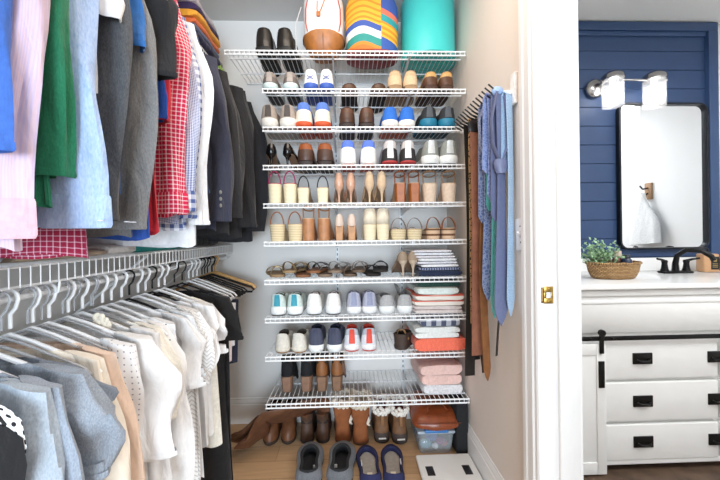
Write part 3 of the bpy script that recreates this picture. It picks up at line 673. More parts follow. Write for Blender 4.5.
# clear storage box with a brown leather bag on it, a black case beside
bx = thing('storage_box', 'clear plastic storage box with a blue latch lid, on the floor under the leather bag', 'storage box', (.467, 1.83, .001))
def tub(mb, x, y0, y1, z0, z1, tp=.012, r=.02):
    rows = []
    for z, e in ((z0, tp), (z1, 0)):
        q = []
        for cx, cy_, a0 in ((x-e-r, y1-e-r, 0), (-x+e+r, y1-e-r, PI/2), (-x+e+r, y0+e+r, PI), (x-e-r, y0+e+r, 1.5*PI)):
            for i in range(5): a = a0+PI/8*i; q.append((cx+r*cos(a), cy_+r*sin(a), z))
        rows.append(q)
    mb.grid(rows, True, True, False)
mb = MB(); tub(mb, .10, 0, .32, 0, .115); mb.build('tub', glass('#dfe6ea', .1, .22), bx, solid=.002)
MB().rbox(-.104, .104, -.006, .326, .112, .128, .006).build('lid', glass('#cfd9e2', .15, .6), bx)
MB().rbox(-.066, .066, -.009, .33, .118, .136, .006).build('latch', mat('#3c78b8', .35, 0, .04), bx)
for k, (c, x, y, z, r_) in enumerate((('#2f7f93', -.05, .05, .03, .03), ('#8a2f5c', .035, .045, .045, .028), ('#3a5ba0', -.01, .07, .055, .032), ('#c9453f', .055, .06, .022, .02), ('#e6e6ea', .0, .035, .022, .018), ('#20314f', -.06, .12, .055, .035), ('#4a7f58', .05, .15, .05, .034))):
    o = fuzz(MB().ball((0, 0, 0), r_, 10, (1.2, 1, .8)).build('rolled_sock', cloth(c), None), .012, .03, 1); o.location = (.467+x, 1.83+y, z+.004)
    tag(o, ['teal', 'purple', 'blue', 'red', 'white', 'navy', 'green'][k]+' balled item of clothing inside the clear storage box', 'clothing', 'small things in the storage box')
lb = thing('leather_bag', 'cognac brown leather handbag lying flat on the plastic storage box', 'handbag', (.475, 1.80, .141))
lth = leather('#8a4322', .33)
rows = []
for z, e, k in ((0, .015, 0), (.012, 0, 0), (.035, -.004, 0), (.06, .012, .01), (.078, .04, .02)):
    rows.append([(x_*(1-0)+(-1 if x_ > 0 else 1)*e, y_+(e if y_ < .1 else -e), z+k*0+.03*(y_/.3)) for x_, y_ in [(-.135, .01), (-.07, 0), (0, -.006), (.07, .0), (.125, .01), (.13, .1), (.125, .2), (.11, .3), (.04, .31), (-.04, .31), (-.12, .3), (-.135, .2), (-.14, .1)]])
fuzz(MB().grid(rows, True, True, True).build('body', lth, lb), .012, .09, 2)
MB().tube([(-.05, .04, .085), (-.045, .07, .10), (.0, .10, .108), (.045, .085, .104), (.06, .05, .09)], .006, 8, flat=.6).build('handle', leather('#7c3a1c', .35), lb)
MB().tube([(-.12, .0, .045), (-.05, -.012, .05), (.05, -.012, .05), (.12, -.0, .045)], .0022, 5).build('seam', leather('#6a3018', .4), lb)
bc = MB().rbox(.572, .64, 1.812, 2.17, .001, .285, .014).build('laptop_case', mat('#17171a', .85, 0, .15, 100, .3))
tag(bc, 'black fabric case standing upright against the right wall under the lowest shelf', 'case')
MB().tube([(.572, 1.9, .20), (.566, 1.9, .26), (.566, 2.0, .26), (.572, 2.0, .20)], .004, 6).build('handle', mat('#0f0f11', .8), bc)
sc_ = thing('bathroom_scale', 'white square bathroom scale with small dark metal pads, on the floor by the right wall', 'scale', (.485, 1.62, .001))
MB().rbox(-.145, .145, -.17, .165, .012, .034, .011, 4).build('platform', mat('#f1f2f0', .2, 0, .01, 5, 0), sc_)
for x in (-.095, .09):
    MB().rbox(x-.019, x+.019, .002, .068, .0335, .0355, .0015).build('metal_pad', mat('#3c3d40', .35, .7, .05), sc_)
for x in (-.11, .11):
    for y in (-.13, .13): MB().lathe([(.014, 0), (.014, .013)], (x, y, 0), 12).build('foot', mat('#333335', .8), sc_)

# ------------------------------------------------------------------ folded clothes
def folded(name, label, cat, cx, cy, z, w, d, h, m, layers=2, rz=0., group=None, lean=0., seed=0, edge=None, loc_names=True):
    t = thing(name, label, cat, (cx, cy, z), rz, group); rnd = random.Random(seed*13+5); lh = h/layers; mb = MB()
    for k in range(layers):
        ox = rnd.uniform(-.006, .006)+lean*k*lh; oy = rnd.uniform(-.004, .006); ww = w/2-rnd.uniform(0, .01); n = 12
        rows = []
        for j in range(11):
            y = lerp(0, d, j/10); rr = []; e = .006*(1 if j in (0, 10) else 0)
            for i in range(2*n):
                a = 2*PI*i/(2*n); cxx = math.copysign(abs(cos(a))**.28, cos(a)); s_ = math.copysign(abs(sin(a))**.6, sin(a))
                wav = .07*lh*sin(cxx*5+k*2+seed)+.05*lh*sin(j*.8+k+seed)
                rr.append((ox+cxx*(ww-e+.003*sin(j+seed)), oy+y+.004*sin(i*.9+seed)*(1 if j == 0 else 0), lh*(k+.5)+s_*(lh*.54-e*.4)+wav*(1 if k else .2)))
            rows.append(rr)
        mb.grid(rows, True, True, True)
    mb.build('folded_fabric', m, t)
    return t
def zc(i, dz=0): return ZS[i]+.006+dz
fx = .50
# 7th: white shirts over navy ones
folded('folded_garment', 'navy folded garment at the bottom of the stack on the seventh shelf', 'folded clothes', .505, SF+.03, zc(6), .255, .3, .030, cloth('#1f2a44'), 1, 0, 'folded clothes on the seventh shelf', 0, 1)
folded('folded_garment', 'dark navy striped folded garment second from the bottom on the seventh shelf', 'folded clothes', .505, SF+.035, zc(6, .031), .24, .3, .016, stripes([(0, '#29355a'), (.5, '#8d93a8')], .014, 'navy_stripe', 0, 'Object'), 1, 0, 'folded clothes on the seventh shelf', 0, 2)
zz = .048
for k, (c, hgt) in enumerate((('#e9e6e6', .016), ('#dedbe0', .015), ('#f1efee', .016), ('#e3dbdc', .014), ('#ece9ea', .015), ('#e6e0e2', .014))):
    folded('folded_garment', ['lowest', 'second', 'third', 'fourth', 'fifth', 'topmost'][k]+' of the thin white folded shirts stacked on the seventh shelf, counting upward', 'folded clothes', .503-.008*k, SF+.04, zc(6, zz), .235, .29, hgt, cloth(c), 1, .02*(k % 3), 'folded clothes on the seventh shelf', 0, 3+k); zz += hgt+.001
# 8th
folded('folded_garment', 'pale pink folded towel at the bottom of the eighth shelf stack', 'folded clothes', .49, SF+.022, zc(7), .295, .3, .042, cloth('#dccdc7'), 2, 0, 'folded clothes on the eighth shelf', 0, 11)
folded('folded_garment', 'cream folded towel with coral red stripes in the eighth shelf stack', 'folded clothes', .49, SF+.018, zc(7, .043), .29, .3, .058, stripes([(0, '#e9e0d5'), (.80, '#d9604a')], .030, 'coral_stripe_towel', 2, 'Object', wob=.006), 2, .0, 'folded clothes on the eighth shelf', 0, 12)
folded('folded_garment', 'pale mint white folded towel above the striped one on the eighth shelf', 'folded clothes', .485, SF+.03, zc(7, .103), .24, .3, .034, cloth('#dfe6df'), 1, .05, 'folded clothes on the eighth shelf', 0, 13)
folded('folded_garment', 'dark green folded garment on top of the eighth shelf stack', 'folded clothes', .50, SF+.06, zc(7, .139), .26, .28, .03, cloth('#1d3d35'), 1, 0, 'folded clothes on the eighth shelf', 0, 14)
t = folded('folded_garment', 'grey felt garment leaning against the left side of the eighth shelf stack', 'folded clothes', .335, SF+.10, zc(7, .0), .028, .25, .13, cloth('#8c8886'), 1, 0, 'folded clothes on the eighth shelf', 0, 15); t.rotation_euler = (0, -.35, 0)
# 9th
folded('folded_garment', 'bright coral folded towel at the bottom of the ninth shelf stack', 'folded clothes', .492, SF+.02, zc(8), .295, .3, .066, cloth('#ee7258'), 1, 0, 'folded clothes on the ninth shelf', 0, 21)
folded('folded_garment', 'white folded towel between the coral and the plaid ones on the ninth shelf', 'folded clothes', .475, SF+.02, zc(8, .068), .27, .3, .062, cloth('#e7e8e3'), 2, 0, 'folded clothes on the ninth shelf', 0, 22)
folded('folded_garment', 'navy and white plaid folded garment on top of the ninth shelf stack', 'folded clothes', .50, SF+.03, zc(8, .131), .25, .3, .045, gingham('#e3e4e9', '#4c5166', .055, 'plaid_fold', .5), 1, 0, 'folded clothes on the ninth shelf', 0, 23)
# lowest
folded('folded_blanket', 'off-white knitted folded blanket on the lowest shelf', 'folded clothes', .51, SF+.05, zc(9), .25, .3, .052, cloth('#dedbdb', .2), 1, 0, 'folded blankets on the lowest shelf', 0, 31)
folded('folded_blanket', 'pale pink folded blanket on top of the off-white one on the lowest shelf', 'folded clothes', .505, SF+.045, zc(9, .053), .25, .3, .105, cloth('#e4bfb5'), 2, .04, 'folded blankets on the lowest shelf', 0, 32)

# ------------------------------------------------------------------ bags and roll on the top shelf
zt = ZS[0]+.006
bp_ = thing('backpack', 'white backpack with a tan leather base and orange zip cord, on the top shelf', 'backpack', (-.125, SF+.10, zt))
def sack(rx, ry, hh, base_h, z0=0., n=28, bulge=.0, sq=.5):
    rows = []
    for k in range(9):
        t_ = k/8; z = lerp(z0, hh, t_); f = 1-.06*(2*t_-1)**2*1+bulge*sin(PI*t_)
        if t_ > .8: f *= lerp(1, .75, (t_-.8)/.2)
        rows.append([(rx*f*math.copysign(abs(cos(2*PI*i/n))**sq, cos(2*PI*i/n)), ry*f*math.copysign(abs(sin(2*PI*i/n))**sq, sin(2*PI*i/n)), z) for i in range(n)])
    return rows
wb = mat('#ece6e2', .55, 0, .04, 12, .05)
MB().grid(sack(.112, .085, .37, .1, .085, sq=.75), True, False, True).build('body', wb, bp_)
rows = []
for k in range(9):
    a = k/8; z = lerp(.0, .12, a); f = math.sin(PI/2*min(1, .35+.65*a))
    rows.append([((.116*f+.002)*math.copysign(abs(cos(2*PI*i/28))**.75, cos(2*PI*i/28)), (.089*f+.002)*math.copysign(abs(sin(2*PI*i/28))**.75, sin(2*PI*i/28)), z*(1) if k < 8 else z-.035*abs(cos(2*PI*i/28))**2) for i in range(28)])
MB().grid(rows, True, True, False).build('leather_base', leather('#a5672f', .4), bp_)
MB().tube([(.0, -.0935, .01), (.0, -.0935, .10)], .0015, 5).build('base_seam', leather('#7d4a20', .5), bp_)
for s in (-1, 1):
    MB().tube([(s*.084, -.06, .12), (s*.095, -.064, .17), (s*.094, -.062, .24), (s*.07, -.07, .34)], .006, 6, flat=.5).build('trim_piping', mat('#d1472f', .5), bp_)
MB().tube([(-.028, -.089, .27), (-.030, -.091, .225), (-.022, -.092, .2), (-.008, -.091, .225), (.012, -.088, .28)], .0025, 6).build('zip_cord', leather('#cf7d3b', .5), bp_)
MB().rbox(-.034, -.012, -.096, -.088, .185, .212, .004).build('zip_toggle', leather('#c06e30', .5), bp_)
MB().tube([(-.117, -.02, .0), (-.15, -.04, .03), (-.152, -.05, .16), (-.12, -.05, .26)], .006, 8, flat=.4).build('shoulder_strap', mat('#e2ddda', .7), bp_)
# colourful patterned bag with wavy blocks
m, nt, b = base('wavy_patchwork_print', .7)
tc = N(nt, 'ShaderNodeTexCoord'); sp = N(nt, 'ShaderNodeSeparateXYZ'); nt.links.new(tc.outputs['Object'], sp.inputs[0])
x_, z_ = sp.outputs[0], sp.outputs[2]
wv = math_(nt, 'ADD', z_, math_(nt, 'MULTIPLY', math_(nt, 'SINE', math_(nt, 'MULTIPLY', x_, 26.)), .016))
r = N(nt, 'ShaderNodeValToRGB'); r.color_ramp.interpolation = 'CONSTANT'; e = r.color_ramp.elements
for q in ((0, '#d9742c'), (.10, '#e0872f'), (.16, '#2f9088'), (.29, '#e9e6e0'), (.42, '#3e5aa5'), (.52, '#f3b233'), (.56, '#e08a25'), (.60, '#f3b233'), (.65, '#e08a25'), (.69, '#f3b233'), (.75, '#e08a25'), (.79, '#f3b233'), (.86, '#e08a25'), (.90, '#f3b233')):
    if q[0] == 0: e[0].position = 0; e[0].color = lin(q[1])
    elif q[0] == .10: e[1].position = .10; e[1].color = lin(q[1])
    else: k = e.new(q[0]); k.color = lin(q[1])
nt.links.new(math_(nt, 'DIVIDE', wv, .31), r.inputs['Fac'])
r2 = N(nt, 'ShaderNodeValToRGB'); r2.color_ramp.interpolation = 'CONSTANT'; e = r2.color_ramp.elements
for i_, q in enumerate(((0, '#e4e4e6'), (.12, '#3559a4'), (.34, '#f3b233'), (.38, '#e08a25'), (.43, '#f3b233'), (.48, '#e08a25'), (.53, '#f3b233'), (.58, '#e08a25'), (.62, '#2f9a9a'), (.74, '#e7745a'), (.84, '#3e5aa5'))):
    if i_ < 2: e[i_].position = q[0]; e[i_].color = lin(q[1])
    else: k = e.new(q[0]); k.color = lin(q[1])
nt.links.new(math_(nt, 'DIVIDE', math_(nt, 'ADD', z_, math_(nt, 'MULTIPLY', x_, .35)), .31), r2.inputs['Fac'])
seam = math_(nt, 'GREATER_THAN', x_, .045)
nt.links.new(mixc(nt, seam, r.outputs['Color'], r2.outputs['Color']), b.inputs['Base Color']); M_wavy = m
cb = thing('patterned_bag', 'yellow, teal and blue wave print bag with a dark red base, top shelf', 'bag', (.145, SF+.12, zt))
MB().grid(sack(.150, .10, .38, .1, .012, sq=.8), True, False, True).build('body', M_wavy, cb)
rows = [[((.148*f)*math.copysign(abs(cos(2*PI*i/28))**.8, cos(2*PI*i/28)), (.10*f)*math.copysign(abs(sin(2*PI*i/28))**.8, sin(2*PI*i/28)), z) for i in range(28)] for f, z in ((.9, 0), (.99, .006), (1.0, .02))]
MB().grid(rows, True, True, False).build('base', mat('#8c3a41', .6), cb)
MB().tube([(-.133, -.05, .03), (-.15, -.07, .02), (-.12, -.1, .016), (.0, -.112, .012)], .004, 6).build('drawstring', mat('#d96a2a', .7), cb)
tr = thing('foam_roll', 'thick turquoise foam roll standing on end at the right of the top shelf', 'foam roll', (.476, SF+.165, zt))
prof = [(.150, 0), (.155, .004), (.155, .345), (.151, .35)]
MB().lathe(prof, (0, 0, 0), 48).build('rolled_foam', mat('#45c9c4', .4, 0, .03, 14, .06), tr)
MB().lathe([(.1565, .0), (.1565, .012)], (0, 0, 0), 48, False, False).build('edge_band', mat('#2f9c9a', .5), tr)
sp_ = MB().tube([(lerp(.02, .14, k/60)*cos(k*.42), lerp(.02, .14, k/60)*sin(k*.42), -.001) for k in range(61)], .0012, 4); sp_.build('spiral_edge', mat('#2b8f8d', .6), tr)


# ------------------------------------------------------------------ tie and belt rack on the right wall
rk = thing('tie_rack', 'wall-mounted sliding tie and belt rack with black pegs, on the right wall', 'tie rack', (.615, 1.515, 1.755))
MB().rbox(.022, .035, -.255, -.215, -.05, .07, .003).build('wall_plate', mat('#efecea', .4), rk)
MB().rbox(-.006, .026, -.235, .235, -.008, .008, .003).build('rail', mat('#e9e6e4', .4), rk)
MB().rbox(-.02, .012, .215, .245, -.025, .02, .004).build('end_block', mat('#ece9e7', .4), rk)
for k in range(14):
    y = -.215+.033*k
    MB().tube([(.0, y, .0), (-.03, y-.004, .008), (-.066, y-.008, .034)], .0032, 6).build('peg', mat('#1b1a1b', .35), rk)
    MB().tube([(.0, y+.01, -.002), (-.022, y+.006, -.012), (-.055, y, .006)], .0032, 6).build('peg', mat('#1b1a1b', .35), rk)
def strapdown(name, label, cat, x, y, z1, z0, w, m, th=.003, tip=0., bulge=0., twist=.0, part=None, ang=.9, top=True, wide=None):
    """a belt or tie hanging from a peg, broad face turned by ang, slight waviness"""
    t = thing(name, label, cat, (x, y, 0), 0, 'belts and ties on the rack'); rows = []; n = 26
    for k in range(n+1):
        f = k/n; z = lerp(z1, z0, f); ww = (wide(f) if wide else w)/2; a = ang+twist*sin(f*4); ox = bulge*sin(f*PI*1.3)
        if tip and f > 1-tip/(z1-z0): ww *= max(.05, (1-f)/(tip/(z1-z0)))
        dx, dy = cos(a)*ww, sin(a)*ww; nx, ny = -sin(a)*th/2, cos(a)*th/2
        rows.append([(ox+dx+nx, dy+ny, z), (ox+nx*1.6, ny*1.6, z), (ox-dx+nx, -dy+ny, z), (ox-dx-nx, -dy-ny, z), (ox-nx*1.6, -ny*1.6, z), (ox+dx-nx, dy-ny, z)])
    MB().grid(rows, True, True, True).build(part or 'strap', m, t); return t
bl = leather('#17130f', .4); xb = .568
strapdown('belt', 'wide black leather belt hanging at the far end of the rack next to the shelves', 'belt', .603, 1.66, 1.745, .50, .052, bl, ang=.12, bulge=.010)
strapdown('belt', 'narrow leopard print belt hanging beside the wide black one', 'belt', .588, 1.59, 1.755, .78, .026, dots('#c49a68', '#2c1d12', .011, .35, 'leopard_belt', 1.), ang=.3)
strapdown('belt', 'second black leather belt behind the reddish brown one', 'belt', .592, 1.555, 1.745, .62, .034, leather('#1c1715', .5), ang=.3)
t = strapdown('belt', 'long reddish brown leather belt with a dark buckle at the top', 'belt', .575, 1.50, 1.70, .66, .052, leather('#94604a', .38), ang=.2, bulge=.004)
MB().rbox(-.03, .03, -.008, .008, 1.665, 1.715, .004).build('buckle', mat('#403c3a', .3, .8), t)
strapdown('belt', 'dark chocolate belt hanging lower and slanting left behind the brown ones', 'belt', .600, 1.53, 1.3, .57, .036, leather('#3f2a1f', .45), ang=.5, bulge=-.024)
strapdown('belt', 'tan brown leather belt with a pointed tip hanging lowest on the rack', 'belt', .592, 1.45, 1.30, .565, .040, leather('#8b5a34', .42), ang=.4, tip=.04, bulge=-.008)
strapdown('belt', 'thin black belt end hanging below the turquoise tie', 'belt', .612, 1.37, 1.2, .705, .018, bl, ang=.8, bulge=.010)
def tie(label, x, y, z1, z0, m, wmax=.075, ang=.45, sw=.028, tail=.8, amp=.006, knot=None):
    wide = lambda f: lerp(sw, wmax, sm(.25, .95, f))
    t = strapdown('necktie', label, 'necktie', x, y, z1, z0, 0, m, .004, .05, .004, .12, 'blade', ang, True, wide)
    mb = MB(); rows = []; n = 18
    for k in range(n+1):
        f = k/n; z = lerp(z1, lerp(z1, z0, tail), f); ww = lerp(sw*.9, sw*1.2, f)/2; a = ang
        if f > .97: ww *= .3
        rows.append([(-.012+cos(a)*ww*s_, .018+sin(a)*ww*s_+.002*d_, z) for s_, d_ in ((1, 1), (-1, 1), (-1, -1), (1, -1))])
    mb.grid(rows, True, True, True).build('tail', m, t)
    MB().tube([(-.012, .018, z1), (-.008, .01, z1+.014), (0, 0, z1)], sw*.5, 8, flat=.3, up=(0, 0, 1)).build('loop', m, t)
    if knot:   # a tie left knotted, its knot part-way down with the loop spread above
        MB().grid([[(wx*cos(2*PI*i/12), -.008+.016*sin(2*PI*i/12), knot+dz) for i in range(12)] for dz, wx in ((.025, .024), (.01, .030), (-.01, .026), (-.03, .018))], True, True, True).build('knot', m, t)
        for s_ in (-1, 1): MB().tube([(0, -.004, knot+.01), (s_*.028, -.004, knot+.08), (s_*.032, 0, knot+.18), (s_*.012, 0, z1)], .013, 8, flat=.3).build('neck_loop', m, t)
    return t
def paisley(a, b_, nm):
    m, nt, b = base(nm, .45, 0, .3); tc = N(nt, 'ShaderNodeTexCoord'); vo = N(nt, 'ShaderNodeTexVoronoi'); vo.feature = 'DISTANCE_TO_EDGE'; vo.inputs['Scale'].default_value = 75
    nt.links.new(tc.outputs['Object'], vo.inputs['Vector']); f = math_(nt, 'LESS_THAN', vo.outputs['Distance'], .12)
    nt.links.new(mixc(nt, f, lin(a), lin(b_)), b.inputs['Base Color']); return m
tie('blue and grey paisley necktie hanging at the left of the ties', .588, 1.405, 1.745, .925, paisley('#55648f', '#868fab', 'paisley_silk'), .05, .1, .036, .6, knot=1.50)
tie('turquoise necktie hanging between the paisley and the dusty blue tie', .600, 1.37, 1.745, .86, mat('#6cc4c0', .45, 0, .1, 60, .1), .034, .2, .024, .5)
tie('light blue patterned necktie hanging nearest to the light switch', .622, 1.275, 1.74, .89, dots('#aac3da', '#7c9fc6', .006, .3, 'dotted_silk', .3), .04, .5, .034, .3)
tie('broad dusty blue necktie in front of the others', .592, 1.292, 1.755, .85, mat('#6b7292', .4, 0, .08, 80, .1), .056, .2, .034, .55, knot=1.47)
tie('periwinkle necktie folded short over the front pegs of the rack', .585, 1.34, 1.76, 1.32, paisley('#6c7fb2', '#8e9cc8', 'woven_periwinkle'), .05, .15, .045, .7)
kn = MB(); kn.ball((.588, 1.30, 1.765), .024, 10, (1, .7, .8)); tag(kn.build('rolled_tie', mat('#9db6dd', .5)), 'light blue rolled tie end perched on the front pegs', 'necktie', 'belts and ties on the rack')

# ------------------------------------------------------------------ wire shelves and rods along the left wall
def side_shelf(name_label, z, lip=.045):
    s = thing('wire_shelf', name_label, 'wire shelf', (-.75, 1.0, z)); y0, y1 = -.9, BY-.006-1.0
    r = MB()
    for x, dz in ((0, 0), (0, -lip), (-.10, -.003), (-.2, -.003), (-.298, 0)): r.tube([(x, y0, dz), (x, y1, dz)], .0034, 6)
    r.build('long_rods', M_wire, s)
    w_ = MB(); n = int((y1-y0)/.0254)
    for k in range(n+1):
        y = y0+(y1-y0)*k/n
        w_.tube([(-.3, y, .003), (-.002, y, .003), (.0025, y, 0), (.0025, y, -lip-.002)], .0017, 4)
    w_.build('cross_wires', M_wire, s)
    for y in (-.4, .3, .9):
        MB().tube([(-.01, y, -.008), (-.30, y, -.24)], .005, 6).build('brace', M_wire, s)
    h = MB().tube([(-.03, y0, -lip-.03), (-.03, y1, -lip-.03)], .0075, 10); h.build('hanging_rod', M_wire, s)
    for y in (-.7, -.1, .5, 1.1):
        MB().tube([(0, y, -lip), (-.004, y, -lip-.03), (-.03, y, -lip-.04)], .003, 6).build('rod_hook', M_wire, s)
    return s
side_shelf('lower white wire shelf with a hanging rod along the left wall, above the white shirts', 1.149)
side_shelf('upper white wire shelf with a hanging rod along the left wall, under the ceiling', 2.188)
RXh = -.78

# ------------------------------------------------------------------ hangers and garments
wp = mat('#f4f4f5', .3, 0, .02, 20, .0)
def hanger(label, y, zrod, m=wp, wd=.205, r=.0052, tilt=0., group=None, name='clothes_hanger', drop=.095, bar=True):
    h = thing(name, label, 'hanger', (RXh, y, zrod), tilt, group)
    pts = [(.0185*cos(a)-.0, 0, .0185*sin(a)-.006) for a in [lerp(PI*1.12, -.35*PI*.5, i/10) for i in range(11)]]
    hk = pts+[(.012, 0, -.028), (0, 0, -.042), (0, 0, -drop+.02)]
    MB().tube(hk, r*.8, 7).build('hook', m, h)
    b_ = MB(); sh = [(-wd, 0, -drop-.085), (-wd*.93, 0, -drop-.070), (-.05, 0, -drop-.012), (0, 0, -drop+.006), (.05, 0, -drop-.012), (wd*.93, 0, -drop-.070), (wd, 0, -drop-.085)]
    if bar: sh += [(wd*.95, 0, -drop-.098), (0, 0, -drop-.096), (-wd*.95, 0, -drop-.098)]; b_.tube(sh, r, 7, closed=True)
    else: b_.tube(sh, r*1.6, 8, flat=1.3)
    b_.build('shoulders', m, h)
    return h
def body_rows(W, t, L, neck, seed, folds=1., flare=1.06, xo=0., n=40, straight=False, fk=(5, 9), wave=0., scoop=False):
    rnd = random.Random(seed); ph = [rnd.uniform(0, 6) for _ in range(4)]; rows = []
    prof = [(0, neck*.8, .55), (-.012, neck, .6), (-.022, neck*1.5, .55), (-.040, W*.62, .5), (-.062, W*.85, .5),] if not scoop else [(-.060, W*.40, 1.), (-.040, W*.46, 1.), (-.036, W*.54, .8), (-.046, W*.68, .55), (-.064, W*.87, .5),]
    prof += [ (-.085, W*.97, .55), (-.13, W*1.0, .7), (-.2, W*.96, .9)]
    k = 12
    for i in range(1, k+1):
        f = i/k; prof.append((lerp(-.2, -L, f), W*lerp(.96, flare, f), 1.))
    for z, w, ft in prof:
        d = min(1, max(0, -z/.35)); rr = []
        for i in range(n):
            a = 2*PI*i/n; c, s_ = cos(a), sin(a)
            px_ = math.copysign(abs(c)**.8, c)*w; amp = (folds*.010*sin(fk[0]*a+ph[0]+z*3)+folds*.006*sin(fk[1]*a+ph[1]+z*5))*d
            py_ = math.copysign(abs(s_)**.9, s_)*t*ft+amp+wave*sin(z*9+ph[2])*d
            rr.append((px_+xo*d+.008*folds*d*sin(3*a+ph[3]+z*6), py_, z+(.006*sin(4*a+ph[2]) if z <= -L+.001 else 0)))
        rows.append(rr)
    return rows
def sleeve(t, side, W, L, sx, sy, m, seed, z0=-.082, out=.045, cuff=None, cuff_label=None, dy=0., flare=1., name='sleeve', bell=0.):
    rnd = random.Random(seed+77); ph = [rnd.uniform(0, 6) for _ in range(4)]; n = 24; rows = []; K = max(7, int(L/.05))
    for k in range(K+1):
        f = k/K; z = z0-.0-L*f+.03*(1-sm(0, .2, f)); x = side*(W*.86+(out+.012)*sm(0, .28, f)+.012*sin(f*5+ph[0])); y = dy*f+.010*sin(f*7+ph[1])
        g = sm(0, .2, f); wx = lerp(sx*.8, sx, g)*lerp(1, flare, f)*(1+bell*sm(.8, 1, f)); wy = lerp(sy*.55, sy, g)*lerp(1, flare, f)*(1+bell*sm(.8, 1, f))
        rr = []
        for i in range(n):
            a = 2*PI*i/n; q = 1+.16*sin(3*a+ph[2]+f*4)+.10*sin(5*a+ph[3]-f*6)
            rr.append((x+wx*q*cos(a), y+wy*q*sin(a), z-.35*abs(x-side*W*.86)*0+.012*cos(a)*side*(-1)*(1-f)))
        rows.append(rr)
    o = MB().grid(rows, True, True, False).build(name, m, t)
    t = o; hem = rows[-1]; c = [sum(p[j] for p in hem)/n for j in range(3)]
    if cuff:
        cr = []
        for dz, g in ((.006, 1.02), (-.0, 1.06), (-.055, 1.1), (-.062, 1.04), (-.058, .96)):
            cr.append([(c[0]+(p[0]-c[0])*g, c[1]+(p[1]-c[1])*g, p[2]+dz) for p in hem])
        MB().grid(cr, True).build('cuff', cuff, t)
    else:
        cr = [[(c[0]+(p[0]-c[0])*g, c[1]+(p[1]-c[1])*g, p[2]+dz) for p in hem] for dz, g in ((.012, 1.03), (.001, 1.05), (-.003, 1.0), (.0, .95), (.03, .9))]
        MB().grid(cr, True).build('hem', m, t)
    return o
def collar(t, m, neck=.055, th=.03, h=.03):
    rows = []
    for dz, g in ((-.02, 1.25), (.0, 1.0), (h*.7, .9), (h, .93), (h*.6, 1.12), (-.018, 1.5)):
        rows.append([(neck*g*cos(2*PI*i/20), th*g*sin(2*PI*i/20), dz+(-.012*cos(2*PI*i/20) if dz > 0 else 0)) for i in range(20)])
    MB().grid(rows, True).build('collar', m, t)
def garment(name, label, cat, y, ztop, L, m, W=.2, t=.02, sl=None, seed=1, folds=1., col=None, cuff=None, rz=0., group=None, sx=.055, sy=.026, out=.03, flare=1.06, xo=0., neck=.05, collarm=None, bell=0., wave=0., sflare=1., dy=0.):
    W *= .935; out *= .45; sx *= .9; sy *= .85; t *= .75; folds *= .7
    g = thing(name, label, cat, (RXh, y, ztop), rz, group)
    MB().grid(body_rows(W, t, L, neck, seed, folds, flare, xo, wave=wave, scoop=ztop < 1.5), True, ztop > 1.5, False).build('body', m, g)
    if sl:
        for s_ in (1, -1): sleeve(g, s_, W, sl, sx, sy, m, seed+s_, cuff=cuff, out=out, bell=bell, flare=sflare, dy=dy)
    if collarm: collar(g, collarm, neck)
    return g
ZT_L = .992; ZT_U = 2.038    # neck height of the lower and the upper row
RODL, RODU = 1.082, 2.121
gl = 'tops on the lower left rod'; gu = 'shirts on the upper left rod'
grey1 = heather('#7d8794', '#a5adb8'); grey2 = heather('#868f9c', '#a9b2bf'); grey3 = heather('#98a6b5', '#bcc6d0')
W0 = cloth('#e9e9ea', .04, 50, .15)
clear = glass('#c8ccd2', .15, .55); blk = mat('#141416', .7)
